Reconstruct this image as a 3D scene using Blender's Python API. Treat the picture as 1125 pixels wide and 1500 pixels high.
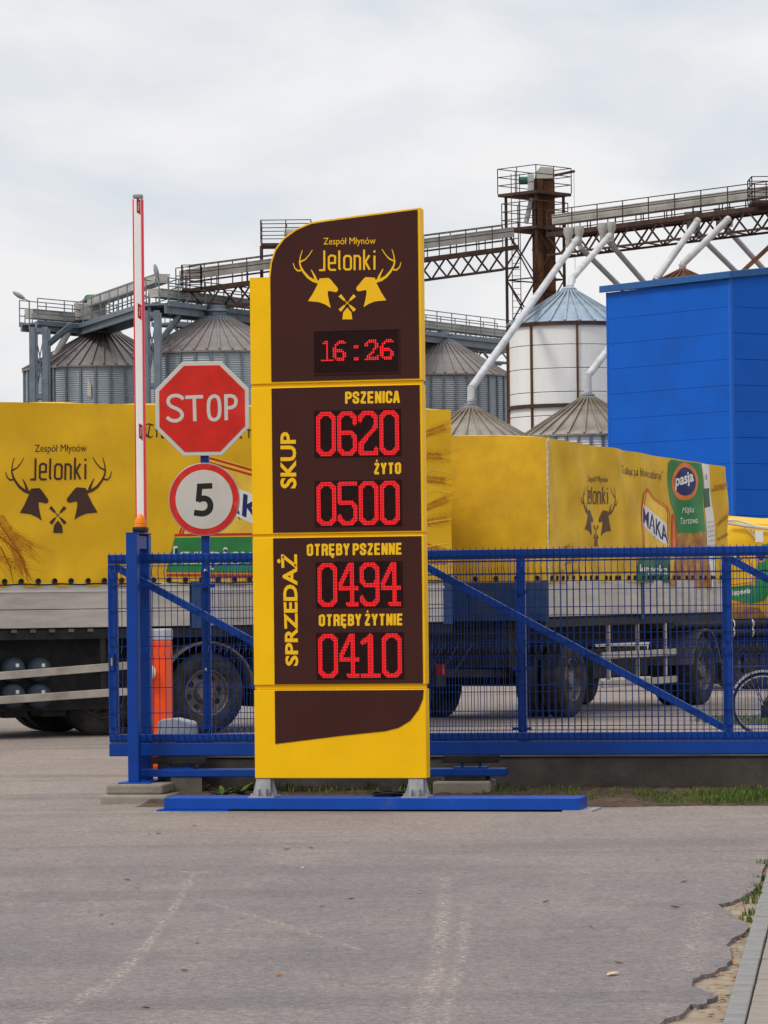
import bpy, bmesh, math, random
from mathutils import Vector, Matrix
from mathutils.geometry import delaunay_2d_cdt
R = math.radians
random.seed(11)
for o in list(bpy.data.objects): bpy.data.objects.remove(o)
scene = bpy.context.scene
C = scene.collection

# ------------------------------------------------------------------ camera
F, CX, CY, CAMZ = 5200.0, 562.5, 750.0, 1.6          # focal length in photo pixels (photo 1125 x 1500)
PITCH = math.atan(120 / F); ROLL = -0.0115
RC = Matrix.Rotation(R(90) + PITCH, 3, 'X') @ Matrix.Rotation(ROLL, 3, 'Z')
cd = bpy.data.cameras.new('camera'); cam = bpy.data.objects.new('camera', cd); C.objects.link(cam)
cam.location = (0, 0, CAMZ); cam.rotation_euler = RC.to_euler()
cd.sensor_fit = 'VERTICAL'; cd.sensor_height = 24; cd.lens = F / 1500 * 24
cd.clip_start = 0.1; cd.clip_end = 3000
scene.camera = cam
scene.render.resolution_x = 768; scene.render.resolution_y = 1024

# ------------------------------------------------------------------ sky, sun, exposure
SUN_EL, SUN_AZ = R(50), R(236)        # high soft sun behind the camera, to the left
w = bpy.data.worlds.new('World'); scene.world = w; w.use_nodes = True
nt = w.node_tree; nt.nodes.clear(); N = nt.nodes.new; L = nt.links.new
out = N('ShaderNodeOutputWorld'); bg = N('ShaderNodeBackground'); L(bg.outputs[0], out.inputs[0])
sky = N('ShaderNodeTexSky'); sky.sky_type = 'NISHITA'; sky.sun_disc = False
sky.sun_elevation = SUN_EL; sky.sun_rotation = SUN_AZ; sky.dust_density = 3
skm = N('ShaderNodeMixRGB'); skm.blend_type = 'MULTIPLY'; skm.inputs[0].default_value = 1
skm.inputs[2].default_value = (.09, .09, .09, 1); L(sky.outputs[0], skm.inputs[1])
tc = N('ShaderNodeTexCoord'); mp = N('ShaderNodeMapping'); mp.inputs['Scale'].default_value = (1, 1, 2.2)
L(tc.outputs['Generated'], mp.inputs['Vector'])
n1 = N('ShaderNodeTexNoise'); n1.inputs['Scale'].default_value = 9.0; n1.inputs['Detail'].default_value = 7
n1.inputs['Roughness'].default_value = .52; n1.inputs['Distortion'].default_value = .35; L(mp.outputs[0], n1.inputs['Vector'])
rp = N('ShaderNodeValToRGB'); e = rp.color_ramp.elements
e[0].position = .30; e[0].color = (.64, .71, .80, 1); e[1].position = .60; e[1].color = (.90, .895, .90, 1)
m_ = rp.color_ramp.elements.new(.47); m_.color = (.79, .81, .84, 1)
L(n1.outputs['Fac'], rp.inputs[0])
# CIE overcast: the zenith is brighter than the horizon
sx = N('ShaderNodeSeparateXYZ'); L(tc.outputs['Generated'], sx.inputs[0])
cie = N('ShaderNodeMapRange'); cie.inputs[1].default_value = .25; cie.inputs[2].default_value = 1
cie.inputs[3].default_value = .97; cie.inputs[4].default_value = 1.8; L(sx.outputs['Z'], cie.inputs[0])
mul = N('ShaderNodeMixRGB'); mul.blend_type = 'MULTIPLY'; mul.inputs[0].default_value = 1
L(rp.outputs[0], mul.inputs[1]); L(cie.outputs[0], mul.inputs[2])
mix = N('ShaderNodeMixRGB'); mix.inputs[0].default_value = .90
L(skm.outputs[0], mix.inputs[1]); L(mul.outputs[0], mix.inputs[2]); L(mix.outputs[0], bg.inputs[0])
bg.inputs[1].default_value = 1.0
sd = bpy.data.lights.new('sun', 'SUN'); sd.energy = 1.5; sd.angle = R(14); sd.color = (1, .96, .90)
so = bpy.data.objects.new('sun', sd); C.objects.link(so)
so.rotation_euler = (R(90) - SUN_EL, 0, math.pi - SUN_AZ)
so.location = (0, 0, 40)
vs = scene.view_settings; vs.view_transform = 'Standard'; vs.look = 'None'; vs.gamma = 1; vs.exposure = 0.12
vs.use_curve_mapping = False

# ------------------------------------------------------------------ pixel -> place
def ray(px, py): return RC @ Vector(((px - CX) / F, (CY - py) / F, -1))
def P(px, py, Y):
    d = ray(px, py); t = Y / d.y
    return Vector((d.x * t, Y, CAMZ + d.z * t))
def G(px, py, z=0.0):
    d = ray(px, py); t = (z - CAMZ) / d.z
    return Vector((d.x * t, d.y * t, z))
class Plane:
    """vertical plane through a point, local x along it, local y into depth"""
    def __init__(s, o, deg):
        s.o = Vector(o); s.r = R(deg); s.M = Matrix.Translation(s.o) @ Matrix.Rotation(s.r, 4, 'Z'); s.I = s.M.inverted()
    def loc(s, px, py, y=0.0):
        o = s.I @ Vector((0, 0, CAMZ)); d = s.I.to_3x3() @ ray(px, py)
        t = (y - o.y) / d.y; q = o + d * t
        return Vector((q.x, q.z))

# ------------------------------------------------------------------ materials
MATS = {}
def mat(name, col, rough=.6, metal=0, var=.12, scale=6, bump=0, bscale=60, bdist=.01, bstretch=None, col2=None, dscale=1.2, dlo=.45, dhi=.7, spec=.22, stretch=(1, 1, 1), alpha=None):
    m = bpy.data.materials.new(name); m.use_nodes = True; t = m.node_tree; n = t.nodes.new; l = t.links.new
    b = t.nodes['Principled BSDF']; b.inputs['Roughness'].default_value = rough; b.inputs['Metallic'].default_value = metal
    b.inputs['Specular IOR Level'].default_value = spec
    g = n('ShaderNodeTexCoord'); mpp = n('ShaderNodeMapping'); mpp.inputs['Scale'].default_value = stretch; l(g.outputs['Object'], mpp.inputs[0])
    a = n('ShaderNodeTexNoise'); a.inputs['Scale'].default_value = scale; a.inputs['Detail'].default_value = 6; l(mpp.outputs[0], a.inputs['Vector'])
    r = n('ShaderNodeMapRange'); r.inputs[1].default_value = .3; r.inputs[2].default_value = .7
    r.inputs[3].default_value = 1 - var; r.inputs[4].default_value = 1 + var; l(a.outputs['Fac'], r.inputs[0])
    mu = n('ShaderNodeMixRGB'); mu.blend_type = 'MULTIPLY'; mu.inputs[0].default_value = 1
    mu.inputs[1].default_value = (*col, 1); l(r.outputs[0], mu.inputs[2]); last = mu.outputs[0]
    if col2:
        d = n('ShaderNodeTexNoise'); d.inputs['Scale'].default_value = dscale; d.inputs['Detail'].default_value = 8; d.inputs['Roughness'].default_value = .65
        l(mpp.outputs[0], d.inputs['Vector'])
        q = n('ShaderNodeMapRange'); q.inputs[1].default_value = dlo; q.inputs[2].default_value = dhi; l(d.outputs['Fac'], q.inputs[0])
        mx = n('ShaderNodeMixRGB'); l(q.outputs[0], mx.inputs[0]); l(last, mx.inputs[1]); mx.inputs[2].default_value = (*col2, 1); last = mx.outputs[0]
    l(last, b.inputs['Base Color'])
    rr = n('ShaderNodeMapRange'); rr.inputs[3].default_value = max(0, rough - .08); rr.inputs[4].default_value = min(1, rough + .08); l(a.outputs['Fac'], rr.inputs[0]); l(rr.outputs[0], b.inputs['Roughness'])
    if bump:
        bn = n('ShaderNodeTexNoise'); bn.inputs['Scale'].default_value = bscale; bn.inputs['Detail'].default_value = 4; l(mpp.outputs[0], bn.inputs['Vector'])
        if bstretch:
            bm2 = n('ShaderNodeMapping'); bm2.inputs['Scale'].default_value = bstretch; bm2.inputs['Rotation'].default_value = (0, R(25), 0); l(g.outputs['Object'], bm2.inputs[0]); l(bm2.outputs[0], bn.inputs['Vector'])
        bp = n('ShaderNodeBump'); bp.inputs['Strength'].default_value = bump; bp.inputs['Distance'].default_value = bdist; l(bn.outputs['Fac'], bp.inputs['Height']); l(bp.outputs[0], b.inputs['Normal'])
    MATS[name] = m; return m
def emis(name, col, st):
    m = bpy.data.materials.new(name); m.use_nodes = True; t = m.node_tree
    b = t.nodes['Principled BSDF']; b.inputs['Base Color'].default_value = (.02, 0, 0, 1)
    b.inputs['Emission Color'].default_value = (*col, 1); b.inputs['Emission Strength'].default_value = st
    MATS[name] = m; return m
M_ = MATS
mat('sign_yellow', (.83, .465, .001), .5, var=.05, scale=3, spec=.15, col2=(.76, .41, .004), dscale=1.6, dlo=.55, dhi=.9)
mat('sign_brown', (.048, .0155, .0125), .5, var=.08, scale=2, spec=.10)
mat('print_yellow', (.80, .45, .004), .5, var=.03)
mat('led_black', (.020, .008, .008), .7, var=.2, scale=30, spec=.05)
emis('led_red', (1, .006, .013), 1.4)
mat('galv', (.42, .43, .44), .42, .55, var=.16, scale=9, col2=(.30, .31, .32), dscale=5)
mat('gate_blue', (.001, .040, .255), .42, var=.10, scale=4, col2=(.006, .045, .20), dscale=3, dlo=.55, dhi=.85)
mat('beam_blue', (.003, .055, .34), .40, var=.08, scale=4, col2=(.06, .09, .2), dscale=4, dlo=.6, dhi=.85)
mat('wire_blue', (.002, .026, .15), .5, var=.15, spec=.15)
mat('stop_red', (.53, .018, .010), .42, var=.12, scale=7, col2=(.60, .05, .04), dscale=4, dlo=.55, dhi=.85)
mat('ring_red', (.55, .02, .014), .45, var=.15, scale=12, col2=(.62, .12, .09), dscale=8, dlo=.55, dhi=.8)
mat('sign_white', (.52, .50, .46), .5, var=.05)
mat('sign_black', (.015, .014, .014), .5, var=.1)
mat('sign_back', (.35, .36, .37), .4, .6)
mat('arm_white', (.74, .72, .69), .35, var=.05, scale=3)
mat('arm_red', (.70, .025, .05), .4, var=.08)
mat('label_red', (.33, .008, .012), .45)
mat('cap_grey', (.25, .26, .28), .5)
mat('barrier_orange', (.78, .07, .006), .42, var=.08, col2=(.55, .06, .01), dscale=3, dlo=.6, dhi=.9)
mat('lamp_orange', (.80, .22, .005), .22, var=.08)
mat('black_plastic', (.012, .012, .013), .45)
mat('motor_grey', (.36, .38, .42), .45, var=.05)
mat('tarp', (.67, .385, .008), .55, var=.07, scale=2.5, bump=.3, bscale=1.7, bdist=.07, bstretch=(1, 1, .45), col2=(.50, .26, .015), dscale=1.1, dlo=.52, dhi=.9)
mat('tarp_old', (.62, .375, .016), .6, var=.12, scale=2.2, bump=.5, bscale=1.8, bdist=.11, bstretch=(1, 1, .4), col2=(.42, .22, .025), dscale=1.3, dlo=.45, dhi=.85)
mat('tarp_print_brown', (.055, .024, .018), .6, var=.1)
mat('tarp_print_faded', (.115, .065, .04), .65, var=.3, scale=5)
mat('print_wheat', (.42, .17, .006), .6, var=.3, scale=12)
mat('print_wheat_light', (.74, .45, .04), .6, var=.2, scale=12)
mat('print_rust', (.26, .05, .01), .6, var=.2)
mat('print_red', (.50, .03, .008), .55)
mat('print_green', (.03, .19, .055), .55, var=.12, scale=4)
mat('print_darkgreen', (.03, .12, .06), .55, var=.12, scale=4)
mat('print_navy', (.012, .016, .11), .55)
mat('print_white', (.66, .64, .60), .55, var=.05)
mat('print_paleyellow', (.74, .46, .05), .55, var=.1)
mat('print_orange', (.62, .17, .03), .55, var=.15)
mat('print_tan', (.42, .21, .05), .6, var=.35, scale=6, col2=(.22, .08, .03), dscale=5)
mat('alu_board', (.46, .42, .38), .5, .15, var=.10, scale=3, col2=(.33, .29, .26), dscale=2.2, stretch=(.5, 1, 3))
mat('alu_trim', (.52, .50, .47), .4, .4, var=.1)
mat('guard_rail', (.40, .36, .31), .5, .2, var=.12, scale=5, col2=(.27, .22, .18), dscale=3)
mat('truck_blue', (.020, .052, .15), .5, var=.2, scale=4, col2=(.05, .06, .09), dscale=2)
mat('chassis', (.012, .012, .014), .65, var=.3, scale=6, col2=(.03, .027, .025), dscale=3)
mat('tank', (.045, .062, .085), .45, var=.1)
mat('rubber', (.018, .017, .017), .8, var=.3, scale=8, col2=(.05, .045, .04), dscale=4, bump=.2, bscale=40)
mat('rim', (.15, .13, .115), .55, .3, var=.25, scale=8, col2=(.08, .06, .05), dscale=6)
mat('fender', (.10, .09, .085), .6, var=.2)
mat('silo_steel', (.36, .395, .43), .6, .2, var=.12, scale=1.2, col2=(.31, .34, .37), dscale=.6)
mat('silo_roof', (.25, .225, .215), .55, .25, var=.2, scale=1.3, col2=(.17, .14, .125), dscale=.8, stretch=(1, 1, .4))
mat('silo_white', (.74, .73, .70), .5, var=.05, scale=1, col2=(.55, .53, .49), dscale=.7, dlo=.55, dhi=.85, stretch=(1, 1, .25))
mat('roof_blue', (.27, .34, .41), .45, .3, var=.3, scale=1.5, col2=(.22, .22, .18), dscale=.7)
mat('roof_brown', (.27, .24, .20), .6, .15, var=.25, scale=1.6, col2=(.13, .09, .055), dscale=.9, stretch=(1, 1, .3))
mat('steel_grey', (.155, .185, .215), .5, .3, var=.15, scale=2)
mat('rust', (.070, .036, .026), .8, var=.35, scale=2, col2=(.035, .022, .02), dscale=1.3)
mat('rust_orange', (.15, .062, .024), .85, var=.4, scale=2, col2=(.08, .035, .02), dscale=.8, stretch=(1, 1, .2))
mat('trough', (.43, .42, .38), .55, .1, var=.15, scale=1.5, col2=(.27, .24, .2), dscale=.9)
mat('pipe_white', (.50, .50, .51), .5, .1, var=.12, scale=1.5, col2=(.36, .34, .32), dscale=1)
mat('pipe_grey', (.36, .37, .39), .45, .3, var=.12, scale=1.5)
mat('motor_green', (.02, .13, .07), .5)
mat('hall_blue', (.003, .095, .47), .5, spec=.12, var=.04, scale=.5, col2=(.006, .075, .37), dscale=.4)
mat('hall_trim', (.006, .10, .46), .4, var=.04)
mat('hall_roof', (.02, .09, .26), .5, var=.1)
mat('asphalt', (.2, .2, .2), .9)          # nodes replaced below
mat('sand', (.28, .22, .16), .95, var=.25, scale=9, bump=.6, bscale=45, col2=(.22, .17, .12), dscale=4)
mat('soil', (.07, .045, .03), .95, var=.45, scale=14, bump=.9, bscale=50, col2=(.14, .095, .06), dscale=3, dlo=.5, dhi=.8)
mat('concrete', (.27, .245, .20), .9, var=.2, scale=5, bump=.5, bscale=40, col2=(.16, .14, .115), dscale=2.5)
mat('plinth', (.12, .107, .09), .9, var=.3, scale=4, bump=.6, bscale=30, col2=(.06, .053, .046), dscale=1.6)
mat('kerb', (.215, .21, .20), .85, var=.12, scale=12, bump=.35, bscale=90, col2=(.16, .15, .135), dscale=5)
mat('paver', (.235, .205, .18), .88, var=.15, scale=10, bump=.35, bscale=90, col2=(.25, .21, .17), dscale=5)
mat('grass', (.065, .115, .018), .7, var=.4, scale=3, col2=(.16, .16, .04), dscale=5)
mat('leaf_brown', (.33, .14, .05), .8, var=.3, scale=20)
mat('leaf_pale', (.55, .42, .26), .8, var=.2, scale=20)
mat('leaf_yellow', (.50, .42, .06), .8, var=.2, scale=20)
mat('leaf_dark', (.06, .045, .035), .85, var=.3, scale=20)
mat('chrome', (.42, .42, .43), .35, .8, var=.05)
mat('bike_black', (.015, .015, .018), .4)
mat('reflex', (.33, .34, .38), .4)
mat('rope', (.55, .50, .38), .8)
mat('brass', (.45, .35, .12), .4, .7)

# ------------------------------------------------------------------ mesh builder
class MB:
    def __init__(s): s.v = []; s.f = []
    def add(s, vs, fs):
        o = len(s.v); s.v += [tuple(v) for v in vs]; s.f += [tuple(i + o for i in f) for f in fs]; return s
    def box(s, x0, x1, y0, y1, z0, z1):
        return s.add([(x0, y0, z0), (x1, y0, z0), (x1, y1, z0), (x0, y1, z0), (x0, y0, z1), (x1, y0, z1), (x1, y1, z1), (x0, y1, z1)],
                     [(0, 3, 2, 1), (4, 5, 6, 7), (0, 1, 5, 4), (1, 2, 6, 5), (2, 3, 7, 6), (3, 0, 4, 7)])
    def bar(s, p, q, w, h=None, up=(0, 0, 1)):
        h = w if h is None else h; p = Vector(p); q = Vector(q); d = (q - p).normalized(); up = Vector(up)
        if abs(d.dot(up)) > .98: up = Vector((0, 1, 0))
        a = d.cross(up).normalized() * (w / 2); b = a.cross(d).normalized() * (h / 2)
        vs = [p - a - b, p + a - b, p + a + b, p - a + b, q - a - b, q + a - b, q + a + b, q - a + b]
        return s.add(vs, [(0, 1, 2, 3), (7, 6, 5, 4), (0, 4, 5, 1), (1, 5, 6, 2), (2, 6, 7, 3), (3, 7, 4, 0)])
    def path(s, pts, r, n=6, r2=None, cap=True):
        pts = [Vector(p) for p in pts]; r2 = r if r2 is None else r2; o = len(s.v); k = len(pts)
        ref = None
        for i, p in enumerate(pts):
            d = (pts[min(i + 1, k - 1)] - pts[max(i - 1, 0)]).normalized()
            if ref is None:
                ref = d.cross(Vector((0, 0, 1)));  ref = ref if ref.length > .05 else d.cross(Vector((0, 1, 0)))
            a = (ref - d * ref.dot(d)).normalized(); ref = a; b = d.cross(a); rr = r + (r2 - r) * i / max(1, k - 1)
            for j in range(n):
                t = 2 * math.pi * (j + .5) / n
                s.v.append(tuple(p + a * (rr * math.cos(t)) + b * (rr * math.sin(t))))
        for i in range(k - 1):
            for j in range(n):
                s.f.append((o + i * n + j, o + i * n + (j + 1) % n, o + (i + 1) * n + (j + 1) % n, o + (i + 1) * n + j))
        if cap:
            s.f.append(tuple(o + j for j in range(n))[::-1]); s.f.append(tuple(o + (k - 1) * n + j for j in range(n)))
        return s
    def tube(s, p, q, r, r2=None, n=8): return s.path([p, q], r, n, r2)
    def lathe(s, prof, c=(0, 0, 0), n=24, axis='z', a0=0, a1=2 * math.pi):
        o = len(s.v); full = abs(a1 - a0 - 2 * math.pi) < 1e-6; m = n if full else n + 1; c = Vector(c)
        for (r, z) in prof:
            for j in range(m):
                t = a0 + (a1 - a0) * j / n; x, y = r * math.cos(t), r * math.sin(t)
                s.v.append(tuple(c + (Vector((x, y, z)) if axis == 'z' else Vector((x, z, y)))))
        for i in range(len(prof) - 1):
            for j in range(n):
                k = (j + 1) % m if full else j + 1
                f = (o + i * m + j, o + i * m + k, o + (i + 1) * m + k, o + (i + 1) * m + j)
                s.f.append(f if axis == 'z' else f[::-1])
        return s
    def poly(s, pts, y0, y1):
        """outline in local x,z, counter-clockwise from the front (-y), extruded from y0 (front) to y1"""
        n = len(pts); vs = [(p[0], y0, p[1]) for p in pts] + [(p[0], y1, p[1]) for p in pts]
        fs = [tuple(range(n)), tuple(range(2 * n - 1, n - 1, -1))] + [(i, n + i, n + (i + 1) % n, (i + 1) % n) for i in range(n)]
        return s.add(vs, fs)
    def build(s, name, m, parent=None, smooth=False, bevel=0, world=False, kind=None, label=None):
        me = bpy.data.meshes.new(name); me.from_pydata(s.v, [], s.f)
        bm = bmesh.new(); bm.from_mesh(me); bmesh.ops.recalc_face_normals(bm, faces=bm.faces); bm.to_mesh(me); bm.free()
        me.materials.append(M_[m]); 
        if smooth: me.polygons.foreach_set('use_smooth', [True] * len(me.polygons))
        return link(name, me, parent, bevel, world, kind, label, smooth)
ROOTM = {}
def link(name, me, parent=None, bevel=0, world=False, kind=None, label=None, smooth=False):
    o = bpy.data.objects.new(name, me); C.objects.link(o)
    if parent is not None:
        o.parent = parent
        if world: o.matrix_parent_inverse = ROOTM[parent.name].inverted()
    if bevel:
        b = o.modifiers.new('bevel', 'BEVEL'); b.width = bevel; b.segments = 2; b.limit_method = 'ANGLE'
    if smooth:
        o.data.set_sharp_from_angle(angle=R(38))
    if kind: o['kind'] = kind
    if label: o['label'] = label
    return o
def tag(o, label, cat, group=None):
    o['label'] = label; o['category'] = cat
    if group: o['group'] = group
    return o
def thing(name, label, cat, loc=(0, 0, 0), deg=0, group=None):
    o = bpy.data.objects.new(name, None); C.objects.link(o); o.empty_display_size = .2
    o.location = loc; o.rotation_euler = (0, 0, R(deg)); ROOTM[o.name] = Matrix.Translation(Vector(loc)) @ Matrix.Rotation(R(deg), 4, 'Z')
    return tag(o, label, cat, group)

# ------------------------------------------------------------------ flat print helpers (outlines in local x,z)
def text2d(s, bold=0.0, space=1.0):
    cu = bpy.data.curves.new('t', 'FONT'); cu.body = s; cu.size = 1; cu.offset = bold; cu.space_character = space; cu.resolution_u = 3; cu.fill_mode = 'FRONT'
    o = bpy.data.objects.new('t', cu); C.objects.link(o); bpy.context.view_layer.update()
    dg = bpy.context.evaluated_depsgraph_get(); me = bpy.data.meshes.new_from_object(o.evaluated_get(dg))
    vs = [(v.co.x, v.co.y) for v in me.vertices]; fs = [tuple(p.vertices) for p in me.polygons]
    bpy.data.objects.remove(o); bpy.data.curves.remove(cu); bpy.data.meshes.remove(me)
    x0 = min(v[0] for v in vs); x1 = max(v[0] for v in vs); y0 = min(v[1] for v in vs); y1 = max(v[1] for v in vs)
    return [((v[0] - x0) / (x1 - x0), (v[1] - y0) / (y1 - y0)) for v in vs], fs      # unit box
def stroke(pts, w, w1=None, closed=False):
    """polyline with width (tapering to w1) -> list of quads, mitred"""
    pts = [Vector(p) for p in pts]; w1 = w if w1 is None else w1; n = len(pts); Lf = []; Rt = []
    for i in range(n):
        if closed: a, b = pts[i - 1], pts[(i + 1) % n]
        else: a, b = pts[max(i - 1, 0)], pts[min(i + 1, n - 1)]
        d1 = (pts[i] - a); d2 = (b - pts[i])
        d1 = d1.normalized() if d1.length > 1e-9 else d2.normalized(); d2 = d2.normalized() if d2.length > 1e-9 else d1
        t = (d1 + d2).normalized(); k = max(.55, t.dot(d1)); nn = Vector((-t.y, t.x)) * ((w + (w1 - w) * i / max(1, n - 1)) / 2 / k)
        Lf.append(pts[i] + nn); Rt.append(pts[i] - nn)
    m = n if closed else n - 1
    return [[Lf[i], Rt[i], Rt[(i + 1) % n], Lf[(i + 1) % n]] for i in range(m)]
def ellipse(cx, cy, rx, ry, n=36): return [(cx + rx * math.cos(2 * math.pi * i / n), cy + ry * math.sin(2 * math.pi * i / n)) for i in range(n)]
def chaikin(pts, n=2, closed=False):
    for _ in range(n):
        o = [] if closed else [pts[0]]; m = len(pts)
        for i in range(m if closed else m - 1):
            a, b = pts[i], pts[(i + 1) % m]
            o += [(a[0] * .75 + b[0] * .25, a[1] * .75 + b[1] * .25), (a[0] * .25 + b[0] * .75, a[1] * .25 + b[1] * .75)]
        if not closed: o.append(pts[-1])
        pts = o
    return pts
class Print:
    """collects flat outlines given in photo pixels on a plane, lays them just proud of it"""
    def __init__(s, plane, y=0.0): s.p = plane; s.y = y; s.v = []; s.f = []; s.lay = []
    def px(s, pts):
        if len(pts) > 4:
            q = [s.p.loc(a[0], a[1], s.y) for a in pts]; r = delaunay_2d_cdt(q, [], [list(range(len(q)))], 1, 1e-6); o = len(s.v)
            s.v += r[0]; s.f += [tuple(o + i for i in f) for f in r[2]]; s.lay += [(len(s.f)) % 12] * len(r[0]); return s
        o = len(s.v); s.v += [s.p.loc(a[0], a[1], s.y) for a in pts]; s.f.append(tuple(range(o, o + len(pts)))); s.lay += [len(s.f) % 12] * len(pts); return s
    def strokes(s, pts, w, w1=None, closed=False, smooth=0):
        if smooth: pts = chaikin(pts, smooth, closed)
        for q in stroke(pts, w, w1, closed): s.px(q)
        return s
    def text(s, t, quad, bold=0.0, space=1.0):
        """quad: photo pixels of the text box: bottom-left, bottom-right, top-right, top-left as read"""
        vs, fs = text2d(t, bold, space); o = len(s.v); a, b, c, d = [s.p.loc(q[0], q[1], s.y) for q in quad]
        for (u, v) in vs: s.v.append((a * (1 - u) + b * u) * (1 - v) + (d * (1 - u) + c * u) * v)
        s.f += [tuple(i + o for i in f) for f in fs]; s.lay += [0] * len(vs); return s
    def build(s, name, m, parent, off=.003, wave=None, cell=.1, world=True):
        bm = bmesh.new(); vv = [bm.verts.new((p[0], -.00007 * k, p[1])) for p, k in zip(s.v, s.lay)]
        for f in s.f:
            try: bm.faces.new([vv[i] for i in f])
            except ValueError: pass
        bmesh.ops.triangulate(bm, faces=bm.faces, ngon_method='EAR_CLIP')
        if wave:
            for ax, no in ((0, (1, 0, 0)), (2, (0, 0, 1))):
                lo = min(v.co[ax] for v in bm.verts); hi = max(v.co[ax] for v in bm.verts)
                for k in range(math.floor(lo / cell) + 1, math.ceil(hi / cell)):
                    c = [0, 0, 0]; c[ax] = k * cell
                    bmesh.ops.bisect_plane(bm, geom=bm.verts[:] + bm.edges[:] + bm.faces[:], plane_co=c, plane_no=no)
        for v in bm.verts: v.co.y += s.y - off - (wave(v.co.x, v.co.z) if wave else 0)
        bm.normal_update()
        for f in bm.faces:
            if f.normal.y > 0: f.normal_flip()
        me = bpy.data.meshes.new(name); bm.to_mesh(me); bm.free(); me.materials.append(M_[m])
        o = bpy.data.objects.new(name, me); C.objects.link(o); o.parent = parent
        return o

def box_q(x0, y0, x1, y1, dy=0): return [(x0, y1), (x1, y1 + dy), (x1, y0 + dy), (x0, y0)]

# the mill's emblem: traced once in its own units, mapped to wherever it is printed
def emblem(pr, m):
    head = [(348, 450), (415, 445), (432, 458), (485, 522), (487, 538), (475, 552), (455, 550), (425, 543), (410, 546), (411, 572), (420, 622), (432, 670), (392, 645), (345, 627), (262, 619), (300, 560), (338, 485)]
    ant = [([(342, 477), (300, 465), (262, 440), (228, 400), (207, 362), (199, 330), (205, 285), (220, 236)], 24, 5),
           ([(202, 326), (240, 308), (268, 278), (295, 236)], 12, 5), ([(212, 388), (185, 392), (163, 372), (151, 334)], 14, 5), ([(322, 462), (308, 425), (286, 384)], 22, 6)]
    for s in (0, 1):
        f = (lambda p: p) if s == 0 else (lambda p: (1110.6 - p[0], p[1] - 6))
        pr.px([m(f(p)) for p in head])
        for pts, a, b in ant:
            for q in stroke(pts, a, b): pr.px([m(f(p)) for p in q])
    c = (556, 633)
    for sx_, sy_ in ((1, 1), (1, -1), (-1, 1), (-1, -1)):
        pr.px([m((c[0] + sx_ * a, c[1] + sy_ * b)) for a, b in ((14, 24), (24, 14), (66, 48), (46, 66))])
        pr.px([m((c[0] + sx_ * a, c[1] + sy_ * b)) for a, b in ((-2, 2), (2, -2), (20, 17), (17, 20))])
    pr.px([m(p) for p in ((519, 756), (526, 703), (556, 668), (587, 703), (594, 756))])
    S = 15
    for pts in ([(345, 388), (384, 386), (384, 240)], [(424, 335), (465, 333), (465, 285), (448, 278), (430, 278), (418, 292), (418, 372), (430, 385), (472, 385)],
                [(496, 240), (496, 372), (506, 384)], [(584, 372), (572, 382), (545, 382), (533, 370), (533, 295), (545, 281), (572, 281), (584, 295)],
                [(611, 388), (611, 281), (640, 281), (652, 295), (652, 386)], [(682, 234), (682, 386)], [(722, 275), (692, 325), (724, 384)], [(760, 278), (760, 383)], [(760, 240), (760, 256)]):
        closed = pts[0] == (584, 372)
        for q in stroke(pts, S, None, closed): pr.px([m(p) for p in q])
    return [m(p) for p in ((378, 212), (768, 208), (768, 140), (378, 146))]

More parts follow.
